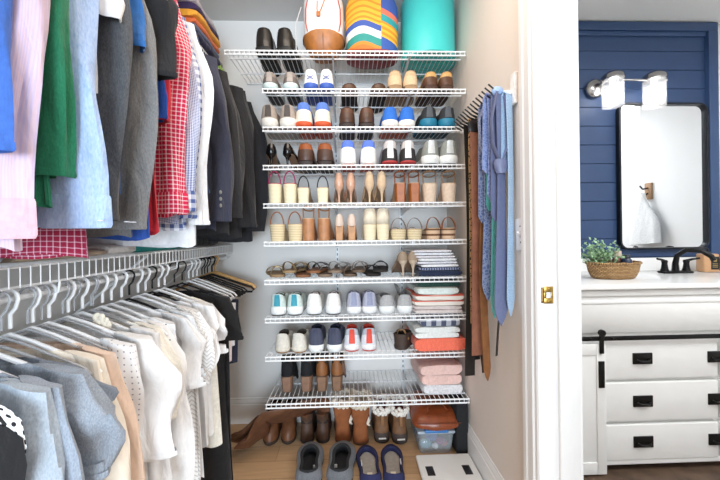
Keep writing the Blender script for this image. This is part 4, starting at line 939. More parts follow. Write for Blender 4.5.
low = [
 # name, label, y, length, material, W, thick, sleeve, options, hanger kind
 ('blouse', 'black sleeveless top nearest the camera on the lower left rod', .572, .75, cloth('#121216'), .252, .020, .0, {}, 'b'),
 ('blouse', 'white blouse with black polka dots, just behind the black top on the lower rod', .598, .7, dots('#eeeef0', '#17171b', .016, .26, 'polka_dots'), .245, .010, .0, {}, 'w'),
 ('sweater', 'blue-grey knit top, first of the grey ones behind the polka dots', .622, .75, grey3, .215, .02, .42, dict(out=.02), 'b'),
 ('sweater', 'pale blue-grey long sleeved top, second of the grey ones', .648, .75, grey3, .215, .022, .50, dict(out=.03), 'w'),
 ('sweater', 'light slate sweater hanging just before the grey t-shirt', .676, .75, grey2, .215, .022, .50, dict(out=.035), 'w'),
 ('t_shirt', 'mid grey heather t-shirt with a wide short sleeve', .718, .7, grey1, .22, .026, .19, dict(sx=.07, sy=.034, out=.045, sflare=1.1), 'w'),
 ('sweater', 'darker slate grey top squeezed behind the grey t-shirt', .745, .6, heather('#6f7885', '#8e97a4'), .205, .018, .1, {}, 'c'),
 ('blouse', 'cream long sleeved blouse beside the grey t-shirt', .80, .85, cloth('#efe3d2', .05, 40, .15), .215, .026, .60, dict(out=.055, sx=.055), 'w'),
 ('blouse', 'peach beige blouse behind the cream one', .855, .85, cloth('#e9cdb8', .05, 40, .15), .212, .022, .60, dict(out=.05), 'w'),
 ('blouse', 'white blouse with small grey dots behind the peach one', .90, .8, dots('#ebebec', '#9c9ca6', .016, .14, 'small_dots'), .205, .018, .30, dict(out=.01), 'w'),
 ('blouse', 'white blouse with a wide elbow length bell sleeve', .96, .85, W0, .215, .028, .30, dict(out=.055, sx=.068, sy=.04, sflare=1.25), 'w'),
 ('blouse', 'white top with a cream fabric rosette at the neck', 1.01, .85, W0, .205, .018, .45, {}, 'w'),
 ('blouse', 'ivory lace trimmed top, second behind the bell sleeved blouse', 1.05, .85, cloth('#f1ece0', .08, 150, .4), .21, .018, .25, dict(out=.035), 'c'),
 ('blouse', 'white top patterned with small dark flowers', 1.09, .8, dots('#f3f2f2', '#3d3d4a', .03, .2, 'scattered_flowers', 1.), .212, .018, .22, dict(out=.03), 'w'),
 ('shirt', 'white long sleeved shirt right behind the flowered top', 1.13, .9, W0, .215, .02, .5, dict(out=.04), 'w'),
 ('blouse', 'white top with a ruffled short sleeve, left of the zigzag knit', 1.18, .9, W0, .215, .02, .22, dict(out=.045, bell=.3), 'w'),
 ('t_shirt', 'pale blue-white short sleeved top left of the zigzag knit', 1.22, .88, cloth('#e6ebf1'), .21, .018, .2, dict(out=.03), 'b'),
 ('tunic', 'long white tunic with a zigzag knit texture', 1.27, .93, chevron('#f2f1ef', '#cfd0d2', .016), .222, .024, .25, dict(out=.05), 'w'),
 ('t_shirt', 'white t-shirt just right of the zigzag knit tunic', 1.315, .70, W0, .215, .02, .2, dict(out=.05, sx=.06), 'w'),
 ('t_shirt', 'white flutter sleeve top third from the black dress', 1.36, .62, W0, .215, .02, .17, dict(out=.05, bell=.3), 'b'),
 ('t_shirt', 'white cap sleeve top second from the black dress', 1.405, .60, W0, .215, .02, .13, dict(out=.05), 'w'),
 ('tunic', 'cream sleeveless tunic right before the black dress', 1.45, .66, cloth('#eee9dc'), .235, .026, .0, {}, 'w'),
 ('dress', 'long black dress on the lower rod', 1.53, .93, cloth('#101013', .2), .235, .034, .17, dict(out=.05, sx=.06), 'b'),
 ('skirt', 'second long black garment behind the black dress', 1.60, .95, cloth('#15151a', .2), .225, .03, None, {}, 'b'),
]
K = {'w': (wp, 'white plastic hanger'), 'b': (blk, 'black velvet hanger'), 'c': (clear, 'clear plastic hanger')}
for i, (nm, lab, y, L, m_, W, t_, sl, op, hk) in enumerate(low):
    rz = random.Random(i).uniform(-.06, .10)
    g = garment(nm, lab, 'dress' if nm in ('dress', 'skirt') else 'top', y, ZT_L-(.03 if i == 0 else 0), L, m_, W, t_*.82, sl or None, 20+i, folds=.8, group=gl, rz=rz, **op)
    if 'rosette' in lab:
        ro = MB(); rnd = random.Random(4)
        for k in range(26):
            a = rnd.uniform(0, 6.3); r_ = rnd.uniform(0, .026)
            ro.ball((.07+r_*cos(a), -.028, -.02+r_*sin(a)), rnd.uniform(.008, .014), 6, (1, .6, 1))
        ro.build('rosette', cloth('#ece2d0'), g)
    hanger(f'{K[hk][1]} holding the {lab.split(",")[0]}', y+.002, RODL, K[hk][0], wd=min(.2, W-.012), r=.0056 if hk == 'w' else .0042, tilt=rz, group='hangers on the lower left rod')
# trousers folded over hangers at the end of the row
def trousers(name, label, y, z1, z0, m, x0=-.17, x1=.21, t_=.02, seed=0):
    g = thing(name, label, 'trousers', (RXh, y, z1), 0, 'trousers at the end of the lower rod'); rnd = random.Random(seed); n = 30; rows = []
    L = z1-z0
    for k in range(9):
        f = k/8; z = -L*f; rr = []
        for i in range(n):
            a = 2*PI*i/n
            rr.append((lerp(x0, x1, .5)+(x1-x0)/2*math.copysign(abs(cos(a))**.5, cos(a))*(1-.05*f), math.copysign(abs(sin(a))**.8, sin(a))*t_*(1 if k else .4)+.006*sin(5*a+seed)*f, z))
        rows.append(rr)
    MB().grid(rows, True, True, True).build('legs', m, g); return g
trousers('folded_shorts', 'pale pink trousers folded over a hanger near the end of the lower rod', 1.665, .875, .60, cloth('#e9dcdc'), seed=1)
trousers('folded_shorts', 'white trousers folded over a hanger beside the pale pink ones', 1.71, .875, .66, cloth('#e6e6ea'), seed=2)
trousers('folded_shorts', 'navy trousers, last garment on the lower rod', 1.755, .885, .56, cloth('#1f2538'), seed=3)
for y, w_ in ((1.665, 'pale pink trousers'), (1.71, 'white trousers'), (1.755, 'navy trousers')):
    hanger(f'white tubular hanger with the {w_} folded over it', y, RODL, wp, .2, group='hangers on the lower left rod')
for k, (y, c_) in enumerate(((1.815, 'first'), (1.85, 'second'), (1.885, 'third'))):
    hanger(f'{c_} of the empty black velvet hangers past the navy trousers', y, RODL, blk, .21, .0045, .04*k, 'hangers on the lower left rod')
wh = hanger('light wooden hanger at the far end of the lower rod by the back wall', 1.99, RODL, mat('#c79b63', .45, 0, .2, 30), .235, .008, -.08, name='wooden_hanger', bar=False)
hanger('black plastic hanger between the wooden one and the velvet ones', 1.945, RODL, blk, .235, .006, .02, 'hangers on the lower left rod')
for k in range(6):
    y = .76+.05*k+.012*(k % 2)
    hanger(f'clear plastic hanger with a bare metal hook, {["first", "second", "third", "fourth", "fifth", "sixth"][k]} counting from the grey t-shirt', y+.022, RODL, clear, .19, .0034, .03, 'clear hangers on the lower left rod')

# upper row
pinkm = stripes([(0, '#dcc3d2'), (.5, '#cfbcd6')], .006, 'lilac_stripe', 0); oxford = heather('#96b4e3', '#bed2f2', 300)
ging = gingham('#fbeef2', '#d3174a', .0135, 'magenta_gingham', .74); bch = gingham('#e6ebf5', '#4a64a5', .0055, 'blue_microcheck', .5)
dred = gingham('#e3bccb', '#96163c', .013, 'dark_red_check', .82); plaid = gingham('#e8ecf4', '#4a5d92', .028, 'navy_plaid', .45)
up = [
 ('polo_shirt', 'royal blue shirt at the left edge of the upper row', .553, .78, cloth('#3f6cc0'), .21, .024, .60, dict(out=.02), 'w', None, None),
 ('dress_shirt', 'pale pink and lilac long sleeved dress shirt', .603, .84, pinkm, .215, .026, .68, dict(out=.04, sx=.048), 'w', cloth('#dfb9c6'), None),
 ('polo_shirt', 'kelly green polo shirt', .65, .76, heather('#17694a', '#247f5b'), .212, .026, .62, dict(out=.03, sx=.052), 'w', None, '#1b7a4c'),
 ('dress_shirt', 'light blue oxford shirt with buttoned cuffs', .715, .80, oxford, .215, .03, .66, dict(out=.035, sx=.058, sy=.042), 'w', oxford, None),
 ('t_shirt', 'white t-shirt peeking out right of the oxford shirt', .785, .50, W0, .215, .016, .24, dict(out=.04, sx=.05), 'w', None, None),
 ('sweater', 'charcoal heather sweater beside the oxford shirt', .82, .76, heather('#3f4145', '#5d6065'), .22, .022, .70, dict(out=.055, sx=.045), 'b', None, None),
 ('polo_shirt', 'bright blue polo with a short sleeve above the charcoal sweater', .865, .72, cloth('#2f6fb8'), .21, .02, .26, dict(out=.055), 'w', None, None),
 ('t_shirt', 'mid grey marl long sleeved shirt left of the gingham one', .915, .82, heather('#6f7072', '#8d8e90'), .22, .024, .72, dict(out=.05, sx=.055), 'w', None, None),
 ('polo_shirt', 'black polo with a wide short sleeve', .955, .68, cloth('#1b1b1f'), .22, .024, .30, dict(out=.085, sx=.07, sflare=1.15), 'w', None, None),
 ('t_shirt', 'cobalt blue shirt hidden behind the grey marl one', .995, .83, cloth('#2450a8'), .21, .018, .4, {}, 'w', None, None),
 ('t_shirt', 'bright red shirt whose hem shows below the grey marl one', 1.03, .815, cloth('#cc2436'), .21, .018, .4, {}, 'w', None, None),
 ('dress_shirt', 'magenta and white gingham shirt with long sleeves', 1.09, .76, ging, .22, .03, .61, dict(out=.06, sx=.06, sy=.04), 'w', ging, None),
 ('dress_shirt', 'dark red checked shirt hanging low over the wire shelf', .765, .865, dred, .20, .02, 0, {}, 'w', None, None),
 ('dress_shirt', 'blue micro-check shirt right of the gingham shirt', 1.145, .78, bch, .22, .022, .60, dict(out=.075, sx=.05, sy=.034), 'w', plaid, None),
 ('dress_shirt', 'navy and white plaid shirt behind the micro-check one', 1.18, .80, plaid, .22, .02, .62, dict(out=.055), 'w', plaid, None),
 ('dress_shirt', 'long plain white shirt left of the dark jackets', 1.225, .86, cloth('#eceef2', .05), .235, .03, .70, dict(out=.06, sx=.06), 'w', None, None),
 ('jacket', 'dark denim jacket between the white shirt and the navy blazer', 1.30, .70, heather('#2b3a52', '#46587a'), .215, .036, .58, dict(out=.04, sx=.05), 'w', None, None),
]
for i, (nm, lab, y, L, m_, W, t_, sl, op, hk, cf, cl) in enumerate(up):
    rz = random.Random(i+50).uniform(-.05, .08)
    g = garment(nm, lab, 'jacket' if nm == 'jacket' else 'shirt', y, ZT_U, L, m_, W, t_*.85, sl, 60+i, folds=.9, cuff=cf, rz=rz, group=gu, collarm=m_ if nm in ('dress_shirt', 'polo_shirt') else None, **op)
    hanger(f'{K[hk][1]} holding the {lab.split(",")[0]}', y+.002, RODU, K[hk][0], wd=min(.2, W-.012), tilt=rz, group='hangers on the upper left rod')
    if 'oxford' in lab:
        for q in range(2): MB().lathe([(.0055, 0), (.0055, .002)], (0, 0, 0), 10).build('cuff_button', mat('#dfe6f2', .4), g).location = (.272, -.015+.02*q, -.79)
# blazers and coats
def jacket(label, y, L, m_, W=.225, t_=.05, sl=.62, seed=0, out=.05, sx=.062, sy=.05, buttons=False, lap=True):
    g = garment('suit_jacket', label, 'jacket', y, ZT_U, L, m_, W, t_, None, seed, folds=.5, rz=.03, group='dark jackets on the upper left rod', flare=1.02)
    for s_ in (1, -1): sleeve(g, s_, W*.935, sl, sx*.9, sy*.85, m_, seed+s_, out=out*.5, flare=.9)
    collar(g, m_, .06, .04, .035)
    if lap:
        MB().grid([[(.035, -t_*.62-.012, -.02), (.10, -t_*.8-.014, -.10), (.05, -t_*.95-.016, -.38)], [(.02, -t_*.62-.02, -.02), (.05, -t_*.8-.022, -.13), (.03, -t_*.95-.02, -.38)]], False).build('lapel', m_, g, solid=.004)
    if buttons:
        for q in range(3):
            b_ = MB().lathe([(.0075, 0), (.0085, .002), (.006, .004)], (0, 0, 0), 12).build('cuff_button', mat('#c9c6bf', .35, .3), g)
            b_.location = (W*.80+out*.5+.012+sx*.45, -sy*.86, -sl-.02+.028*q); b_.rotation_euler = (PI/2, 0, -.5)
    return g
navy = cloth('#33374a', .08, 120, .2)
jacket('navy charcoal blazer with three pale buttons on its cuff', 1.46, .80, navy, seed=90, buttons=True, sl=.68, out=.055, t_=.055)
jacket('black suit jacket directly behind the navy charcoal blazer', 1.60, .82, cloth('#26262a'), W=.23, seed=92, sl=.66, out=.05)
jacket('black wool coat, second from the far end of the upper rod', 1.77, .84, cloth('#1d1d21'), W=.235, seed=94, sl=.70, out=.075)
jacket('dark charcoal coat nearest the shoe shelves at the far end of the upper rod', 1.94, .86, cloth('#202126'), W=.24, seed=96, sl=.72, out=.10)
for y, w_ in ((1.46, 'navy charcoal blazer'), (1.60, 'black suit jacket'), (1.77, 'black wool coat'), (1.94, 'dark charcoal coat')):
    hanger(f'dark plastic hanger under the {w_}', y, RODU, blk, .2, .005, .03, 'hangers on the upper left rod')
hanger('empty white plastic hanger between the denim jacket and the blazer', 1.36, RODU, wp, .2, group='hangers on the upper left rod')
hanger('empty clear hanger beside the navy blazer', 1.385, RODU, clear, .2, group='hangers on the upper left rod')

# folded things on the two left shelves
def lf(label, y, z, w, d, h, c, k, layers=1, cat='folded clothes', x=-.90):
    o = folded('folded_garment', label, cat, x+.0, y, z, w, d, h, cloth(c) if isinstance(c, str) else c, layers, 0, 'folded clothes on the upper left shelf' if z > 2 else 'things on the lower left shelf', 0, k)
    return o
ZU = 2.188+.006
st = [('#2a2448', 'dark purple', .035), ('#5a6682', 'slate blue', .03), ('#e2703c', 'orange', .03), ('#f2a935', 'golden yellow', .035), ('#35244f', 'deep purple', .035), ('#cfc4c9', 'pale lilac grey', .03)]
z = ZU
for k, (c, n_, h_) in enumerate(st):
    lf(f'{n_} folded shirt in the far stack on the upper left shelf', 1.68, z, .28, .30, h_, c, 40+k, x=-.865); z += h_+.001
z = ZU
for k, (c, n_, h_) in enumerate((('#6b6a70', 'dark grey', .04), ('#2c3f6b', 'navy', .035), ('#c9a9a5', 'dusty pink', .035), ('#4c3a63', 'plum', .04), ('#8f8791', 'mauve grey', .035))):
    lf(f'{n_} folded shirt in the nearer stack on the upper left shelf', 1.20, z, .28, .30, h_, c, 50+k, x=-.885); z += h_+.001
lf('lime green folded garment at the far corner of the upper left shelf', 1.90, ZU, .27, .24, .05, '#a6d23a', 60, 1, x=-.885)
lf('grey folded towel just left of the lime green garment on the upper left shelf', 1.90, ZU+.052, .25, .22, .03, '#8f8d92', 61, 1, x=-.885)
ZL = 1.149+.006
gs = stripes([(0, '#aeb4c6'), (.5, '#c5cbd8')], .012, 'grey_seersucker', 0)
lf('grey-blue striped folded cloth lying on the lower left shelf', .55, ZL, .26, .24, .03, gs, 70)
lf('beige cable knit folded sweater lying on the lower left shelf under the dark red checks', .82, ZL, .26, .30, .018, '#b8a48e', 71)
tbx = thing('storage_bin', 'teal fabric bin on the lower left shelf behind the hanging shirts', 'storage bin', (-.90, 1.45, ZL))
MB().rbox(-.135, .135, -.18, .2, 0, .085, .012).build('body', mat('#1f7f7a', .8), tbx)
MB().rbox(.1345, .138, -.1, .12, .03, .055, .001).build('label_strip', mat('#3a9a94', .7), tbx)
lf('white folded sheet on the lower left shelf, in front of the teal bin', 1.13, ZL, .26, .14, .03, '#e9e6e2', 72)
lf('black folded bag at the far end of the lower left shelf', 1.75, ZL, .27, .3, .07, '#141417', 73)

# ------------------------------------------------------------------ bathroom beyond the door opening
M_navy = mat('#2c456d', .5, 0, .05, 8, .05)
bw = MB().box(BX0, 3.3, BY, BY+.1, -.02, CZ); struct('wall_bathroom_back', bw, M_bwall)
struct('wall_bathroom_right', MB().box(2.9, 3.0, -1.2, BY, -.02, CZ), M_bwall)
struct('wall_bathroom_front', MB().box(BX0, 3.0, -1.3, -1.2, -.02, CZ), M_bwall)
struct('ceiling_bathroom', MB().box(BX0, 3.0, -1.3, BY, CZ, CZ+.08), wallmat('bathroom_ceiling_paint', '#f8f9f6'))
pn = thing('shiplap_panel', 'navy blue painted shiplap wall panel with a flat frame, behind the mirror', 'wall panel', (BX0, 2.19, 0))
mb = MB(); z = .90
zs = [.02+2.407-.125*k for k in range(13)]
top = 2.54
edges = [top]+[q-.02 for q in zs]
for a, b_ in zip(edges[:-1], edges[1:]):
    mb.rbox(.02, 1.63, -.004, .014, b_+.003, a, .002, 1)
mb.build('boards', M_navy, pn, False)
MB().box(.02, 1.63, .005, .015, .85, top).build('groove_backing', mat('#0c1830', .8), pn, False)
fr = MB(); fr.rbox(.0, 1.69, -.03, .014, 2.535, 2.592, .003); fr.rbox(1.625, 1.69, -.03, .014, .80, 2.534, .003); fr.rbox(.0, 1.62, -.018, .0, 2.505, 2.534, .002)
fr.build('frame_boards', mat('#344e77', .45, 0, .04, 8, .03), pn)
# mirror
def rrect(x0, x1, z0, z1, r, y, n=8):
    p = []
    for cx, cz, a0 in ((x1-r, z1-r, 0), (x0+r, z1-r, PI/2), (x0+r, z0+r, PI), (x1-r, z0+r, 1.5*PI)):
        for i in range(n+1): a = a0+PI/2*i/n; p.append((cx+r*cos(a), y, cz+r*sin(a)))
    return p
mi = thing('wall_mirror', 'rectangular wall mirror with rounded corners and a thin black metal frame', 'mirror', (2.09, 2.185, 1.56))
X0, X1, Z0, Z1 = -.305, .305, -.475, .495
mm, nt, b = base('mirror_glass', .02, 1.); b.inputs['Base Color'].default_value = (.93, .95, .96, 1)
MB().grid([rrect(X0+.01, X1-.01, Z0+.01, Z1-.01, .05, -.012), rrect(X0+.01, X1-.01, Z0+.01, Z1-.01, .05, -.010)], True, True, True).build('glass', mm, mi, False)
bf = mat('#20242c', .35, .5, .05)
MB().grid([rrect(X0, X1, Z0, Z1, .06, 0), rrect(X0, X1, Z0, Z1, .06, -.030), rrect(X0+.006, X1-.006, Z0+.006, Z1-.006, .053, -.032), rrect(X0+.012, X1-.012, Z0+.012, Z1-.012, .046, -.030), rrect(X0+.014, X1-.014, Z0+.014, Z1-.014, .046, -.008)], True).build('frame', bf, mi)
# vanity light
vl = thing('vanity_light', 'brushed nickel vanity light with two bright seeded glass cylinder shades above the mirror', 'wall light', (1.635, 2.175, 2.15))
nk = mat('#a9a7a6', .22, .95, .08, 20)
MB().grid([[(r_*cos(2*PI*i/28), y_, r_*1.0*sin(2*PI*i/28)) for i in range(28)] for r_, y_ in ((.062, 0), (.062, -.012), (.052, -.024), (.02, -.032))], True, True, True).build('wall_plate', nk, vl)
MB().tube([(0, -.02, 0), (.0, -.085, .012), (.03, -.10, .016), (.40, -.10, .016)], .007, 10).build('arm', nk, vl)
eb, nt, b = base('bulb_glow', .4); b.inputs['Emission Color'].default_value = (1, .97, .93, 1); b.inputs['Emission Strength'].default_value = 14
gg = glass('#ffffff', .05, .14)
for k, sx_ in enumerate((.045, .315)):
    c_ = MB().lathe([(.012, .04), (.046, .036), (.062, .02), (.063, -.004), (.05, -.012)], (sx_, -.10, .02), 28); cap = c_.build('shade_cap', nk, vl)
    MB().lathe([(.060, .0), (.060, -.165), (.057, -.165), (.057, .0)], (sx_, -.10, .012), 32, False, False).build('glass_shade', gg, vl)
    MB().lathe([(.013, .005), (.018, -.03), (.030, -.06), (.034, -.085), (.026, -.112), (.006, -.124)], (sx_, -.10, .0), 20).build('light_bulb', eb, vl)
# vanity
va = thing('bathroom_vanity', 'white bathroom vanity with three rows of drawers, black pulls and a sliding barn door', 'vanity', (1.152, 1.65, 0))
vw = mat('#efefed', .4, 0, .02, 10, .03); pb = mat('#191817', .4, .5, .05)
MB().rbox(-.14, 1.35, .02, .54, .06, .915, .003).build('cabinet', vw, va)
MB().box(-.12, 1.33, .05, .52, .0, .062).build('toe_kick', mat('#1d1a18', .8), va, False)
fm = MB(); fm.rbox(-.14, 1.35, .004, .022, .70, .915, .002, 1); fm.rbox(-.14, 1.35, .0, .02, .845, .862, .003); fm.rbox(-.14, 1.35, -.006, .004, .885, .915, .003); fm.rbox(-.14, 1.35, -.0, .02, .035, .06, .003)
fm.build('face_rails', vw, va)
for c_ in range(2):
    for r_, (z0, z1) in enumerate(((.468, .672), (.256, .455), (.06, .243))):
        x0 = .115+c_*.61; x1 = x0+.595
        d = MB().rbox(x0, x1, -.004, .022, z0, z1-.006, .003).build('drawer', vw, va)
        for qx in ((.265+.05,) if c_ == 0 else (.705,)):
            pz = (z0+z1)/2-.0
            h = MB(); h.rbox(qx-.05, qx+.05, -.010, -.003, pz-.028, pz+.028, .002)
            h.build('pull_plate', pb, d)
            MB().tube([(qx-.032, -.012, pz-.004), (qx-.022, -.022, pz-.010), (qx+.022, -.022, pz-.010), (qx+.032, -.012, pz-.004)], .0045, 8).build('pull', pb, d)
dr = MB().rbox(-.12, .108, -.024, -.006, .012, .655, .002); dr.rbox(.062, .108, -.030, -.02, .012, .655, .002); dr.rbox(-.12, .0615, -.0295, -.02, .60, .655, .002); dr.rbox(-.12, .0615, -.0295, -.02, .012, .07, .002)
dd = dr.build('barn_door', vw, va)
MB().rbox(.069, .099, -.036, -.029, .44, .572, .0034).build('recessed_handle', pb, dd)
hs = MB().rbox(.074, .094, -.040, -.030, .61, .715, .003); hs.grid([[(.084+r_*cos(2*PI*i/18), y_, .712+r_*sin(2*PI*i/18)) for i in range(18)] for y_, r_ in ((-.030, .016), (-.044, .016))], True, True, True)
hs.build('roller_strap', pb, dd)
MB().rbox(-.14, 1.36, -.030, -.022, .670, .692, .002).build('door_track', pb, va)
bo = MB()
for x in (.03, .14, .7, 1.2): bo.lathe([(.007, -.001), (.007, .006)], (x, -.032, .681), 8)
bo.build('track_bolts', pb, va)
ct = MB().rbox(1.01, 2.54, 1.625, 2.185, .920, .944, .004).build('countertop', mat('#f4f4f3', .18, 0, .02, 5, 0))
tag(ct, 'smooth white countertop on the vanity', 'countertop')
bs = MB().rbox(1.01, 2.54, 2.160, 2.183, .9445, 1.03, .003).build('backsplash', mat('#f4f4f3', .2, 0, .02, 5, 0)); tag(bs, 'low white backsplash strip along the back of the countertop', 'backsplash')
# faucet
fa = thing('faucet', 'matte black arched faucet with two lever handles on the white countertop', 'faucet', (2.03, 2.03, .9445))
fb = mat('#151517', .35, .6, .05)
MB().rbox(-.095, .095, -.028, .028, 0, .014, .008).build('base_plate', fb, fa)
MB().tube([(0, 0, .012), (0, 0, .06), (.004, -.008, .11), (.03, -.04, .145), (.075, -.085, .142), (.10, -.12, .11), (.105, -.128, .085)], [.020, .016, .014, .014, .014, .014, .013], 14).build('spout', fb, fa)
for s_ in (-1, 1):
    MB().lathe([(.024, .012), (.018, .03), (.014, .06), (.017, .075), (.012, .082)], (s_*.07, 0, 0), 16).build('handle_post', fb, fa)
    MB().tube([(s_*.07, 0, .076), (s_*.10, -.01, .086), (s_*.135, -.02, .092)], [.009, .007, .006], 8).build('lever', fb, fa)
# basket with a plant
bk = thing('wicker_basket', 'oval woven tan basket holding a small plant on the countertop', 'basket', (1.495, 1.86, .9455), .08)
wv_, nt, b = base('wicker_weave', .85); tc = N(nt, 'ShaderNodeTexCoord'); br = N(nt, 'ShaderNodeTexBrick'); br.inputs['Scale'].default_value = 1
br.inputs['Brick Width'].default_value = .018; br.inputs['Row Height'].default_value = .008; br.inputs['Mortar Size'].default_value = .0014; br.inputs['Color1'].default_value = lin('#cda878'); br.inputs['Color2'].default_value = lin('#a8804f'); br.inputs['Mortar'].default_value = lin('#5b3e22')
nt.links.new(tc.outputs['UV'], br.inputs['Vector']); nt.links.new(br.outputs['Color'], b.inputs['Base Color'])
bp = N(nt, 'ShaderNodeBump'); bp.inputs['Strength'].default_value = .8; bp.inputs['Distance'].default_value = .004; nt.links.new(br.outputs['Fac'], bp.inputs['Height']); bp.invert = True; nt.links.new(bp.outputs['Normal'], b.inputs['Normal'])
MB().lathe([(.10, 0), (.112, .01), (.125, .04), (.133, .08), (.136, .088), (.130, .088), (.122, .04), (.10, .012)], (0, 0, 0), 40, True, True, 1.12, .68).build('woven_body', wv_, bk)
MB().tube([(.150*cos(2*PI*i/40), .091*sin(2*PI*i/40), .087+.003*sin(i*2.)) for i in range(40)], .0065, 7, closed=True).build('braided_rim', wv_, bk)
pt = thing('potted_plant', 'small plant with pale green round leaves growing out of the basket', 'plant', (1.42, 1.86, .962))
MB().lathe([(.035, 0), (.045, .06), (.047, .065), (.04, .065)], (0, 0, 0), 18).build('pot', mat('#3a3d44', .7), pt)
rnd = random.Random(12); lf_ = MB(); st_ = MB()
for k in range(60):
    a = rnd.uniform(0, 6.28); r_ = rnd.uniform(.02, .13); hh = rnd.uniform(.08, .175)-.35*max(0, r_-.06)
    tip = Vector((r_*cos(a)-.01, r_*sin(a)*.7, hh)); st_.tube([(0, 0, .05), (tip.x*.5, tip.y*.5, hh*.75), tuple(tip)], .0012, 4)
    for q in range(7):
        c = tip*lerp(.55, 1.05, q/6)+Vector((rnd.uniform(-.012, .012), rnd.uniform(-.012, .012), rnd.uniform(-.01, .012)+.02))
        d1 = Vector((rnd.uniform(-1, 1), rnd.uniform(-1, 1), rnd.uniform(-.5, 1))).normalized(); d2 = d1.cross(Vector((rnd.uniform(-1, 1), rnd.uniform(-1, 1), rnd.uniform(-1, 1)))).normalized(); s_ = rnd.uniform(.007, .012)
        o_ = len(lf_.v); lf_.v += [tuple(c-d1*s_), tuple(c-d1*.2*s_+d2*s_*.7), tuple(c+d1*s_), tuple(c-d1*.2*s_-d2*s_*.7)]; lf_.f.append((o_, o_+1, o_+2, o_+3)); lf_.uv.append(((0, 0), (1, 0), (1, 1), (0, 1)))
st_.build('stems', mat('#6d8a5a', .7), pt); lf_.build('leaves', mat('#a3c79c', .7, 0, .3, 40), pt, False)
for k, (c, x, y, lab, nm) in enumerate((('#23304a', 1.565, 1.85, 'dark navy jar standing in the right half of the basket', 'jar'), ('#7c4a3d', 1.55, 1.895, 'reddish brown little bottle standing behind the navy jar in the basket', 'bottle'))):
    t = thing(nm, lab, nm, (x, y, .962))
    MB().lathe([(.024, 0), (.026, .01), (.026, .085), (.018, .095)], (0, 0, 0), 18).build('body', mat(c, .35), t)
    MB().lathe([(.019, .095), (.019, .112+.02*k), (.017, .114+.02*k)], (0, 0, 0), 18).build('cap', mat('#c9b8a5' if k else '#1b1f2c', .4), t)
so = thing('soap_dispenser', 'square amber tan soap bottle with a black label, right of the faucet', 'soap bottle', (2.27, 2.06, .9445), -.1)
MB().rbox(-.046, .046, -.03, .03, 0, .115, .008).build('bottle', mat('#c89b72', .4, 0, .04), so)
MB().rbox(-.006, .040, -.0316, -.029, .018, .098, .002).build('label', mat('#151515', .6), so)
lbm = MB()
for z_ in (.032, .042, .052): lbm.box(.002, .032, -.0324, -.0314, z_, z_+.003)
lbm.lathe([(.009, 0), (.009, .001)], (0, 0, 0), 4) if False else None
lbm.box(.008, .026, -.0324, -.0314, .068, .084); lbm.build('gold_print', mat('#b79a5c', .5), so, False)
MB().lathe([(.016, .115), (.016, .128), (.006, .13), (.006, .15)], (0, 0, 0), 14).build('pump_neck', mat('#19191a', .4), so)
MB().tube([(0, 0, .148), (-.03, -.006, .152), (-.045, -.01, .145)], .006, 8).build('pump_spout', mat('#19191a', .4), so)
# robe hook with a towel on the far side wall (seen in the mirror)
rh = thing('robe_hook', 'dark metal robe hook on a wood block, seen in the mirror', 'wall hook', (2.9, 1.20, 1.585))
MB().rbox(-.022, 0, -.035, .035, -.08, .08, .004).build('backplate', mat('#b08a68', .5), rh)
MB().tube([(-.02, 0, .03), (-.07, 0, .02), (-.10, 0, .05)], .008, 8).build('hook', pb, rh)
MB().tube([(-.02, 0, -.02), (-.06, 0, -.045), (-.085, 0, -.02)], .008, 8).build('hook', pb, rh)
rows = []
for k in range(12):
    f = k/11; w_ = lerp(.02, .17, sm(0, .7, f)); rows.append([(-.07+(.02+.03*f)*sin(2*PI*i/30)+.012*sin(8*PI*i/30)*f, w_*cos(2*PI*i/30), lerp(-.01, -.50, f)+.02*cos(2*PI*i/30)*f) for i in range(30)])
tw = MB().grid(rows, True, True, False).build('towel', cloth('#eef0f2')); tw.location = (2.9, 1.20, 1.575); tag(tw, 'white towel hanging from the robe hook, seen in the mirror', 'towel')
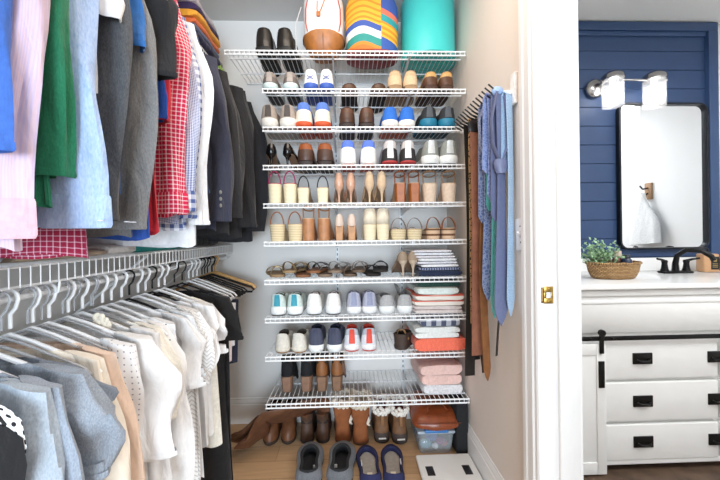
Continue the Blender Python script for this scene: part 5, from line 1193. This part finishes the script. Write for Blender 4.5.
# small pieces belong to the part they are fixed to
SUB = {'laces': 'upper', 'heel_counter': 'upper', 'heel_tab': 'upper', 'emblem': 'upper', 'fur_cuff': 'upper', 'ribbon_bow': 'upper', 'pull_tab': 'upper', 'heel_tag': 'sole',
       'insole_label': 'insole', 'care_tag': 'lining', 'bow_tag': 'upper', 'zip_toggle': 'zip_cord', 'base_seam': 'leather_base', 'trim_piping': 'body', 'seam': 'body', 'cuff_button': 'sleeve',
       'rosette': 'body', 'lapel': 'body', 'latch': 'lid', 'toggle_slot': 'face_plate', 'screw': 'face_plate', 'track_bolts': 'door_track', 'lever': 'handle_post', 'gold_print': 'label', 'leaves': 'stems', 'label_strip': 'body', 'buckle': 'strap', 'spiral_edge': 'rolled_foam'}
for r_ in [o for o in C.objects if o.parent is None and o.children]:
    kids = {}
    for ch in r_.children: kids.setdefault(ch.name.split('.')[0], ch)
    for ch in list(r_.children):
        p_ = kids.get(SUB.get(ch.name.split('.')[0], ''))
        if p_ and p_ is not ch and not ch.children: ch.parent = p_
# ------------------------------------------------------------------ lights, world, camera
def area(name, loc, rot, size, power, col, sy_=None):
    l = bpy.data.lights.new(name, 'AREA'); l.energy = power; l.color = col; l.size = size
    if sy_: l.shape = 'RECTANGLE'; l.size_y = sy_
    o = bpy.data.objects.new(name, l); C.objects.link(o); o.location = loc; o.rotation_euler = rot; return o
area('closet_ceiling_lamp', (-.05, 1.0, CZ-.03), (0, 0, 0), .9, 18, (1, .85, .70))
area('daylight_from_behind', (-.1, -5.2, 1.0), (PI/2, 0, 0), 3.0, 480, (.72, .87, 1), 2.6)
area('bathroom_fill_light', (1.8, .35, CZ-.03), (0, 0, 0), 1.2, 58, (.95, .98, 1))  # unseen overhead fill, added to brighten the vanity front and bathroom
wd = bpy.data.worlds.new('World'); bpy.context.scene.world = wd; wd.use_nodes = True
bg = wd.node_tree.nodes['Background']; bg.inputs['Color'].default_value = (.9, .95, 1, 1); bg.inputs['Strength'].default_value = 1.0
vs = bpy.context.scene.view_settings; vs.view_transform = 'Standard'; vs.look = 'None'; vs.exposure = -.06; vs.gamma = 1
cam = bpy.data.cameras.new('Camera'); co = bpy.data.objects.new('Camera', cam); C.objects.link(co)
cam.sensor_width = 36; cam.lens = 337/720*36; cam.clip_start = .03; cam.clip_end = 50
cam.shift_y = -7/720
co.rotation_mode = 'QUATERNION'
from mathutils import Quaternion
yaw = math.atan(.0337); q = Quaternion((0, 0, 1), -yaw) @ Quaternion((1, 0, 0), PI/2) @ Quaternion((0, 0, 1), -.012)
co.location = (0, 0, H); co.rotation_quaternion = q
bpy.context.scene.camera = co
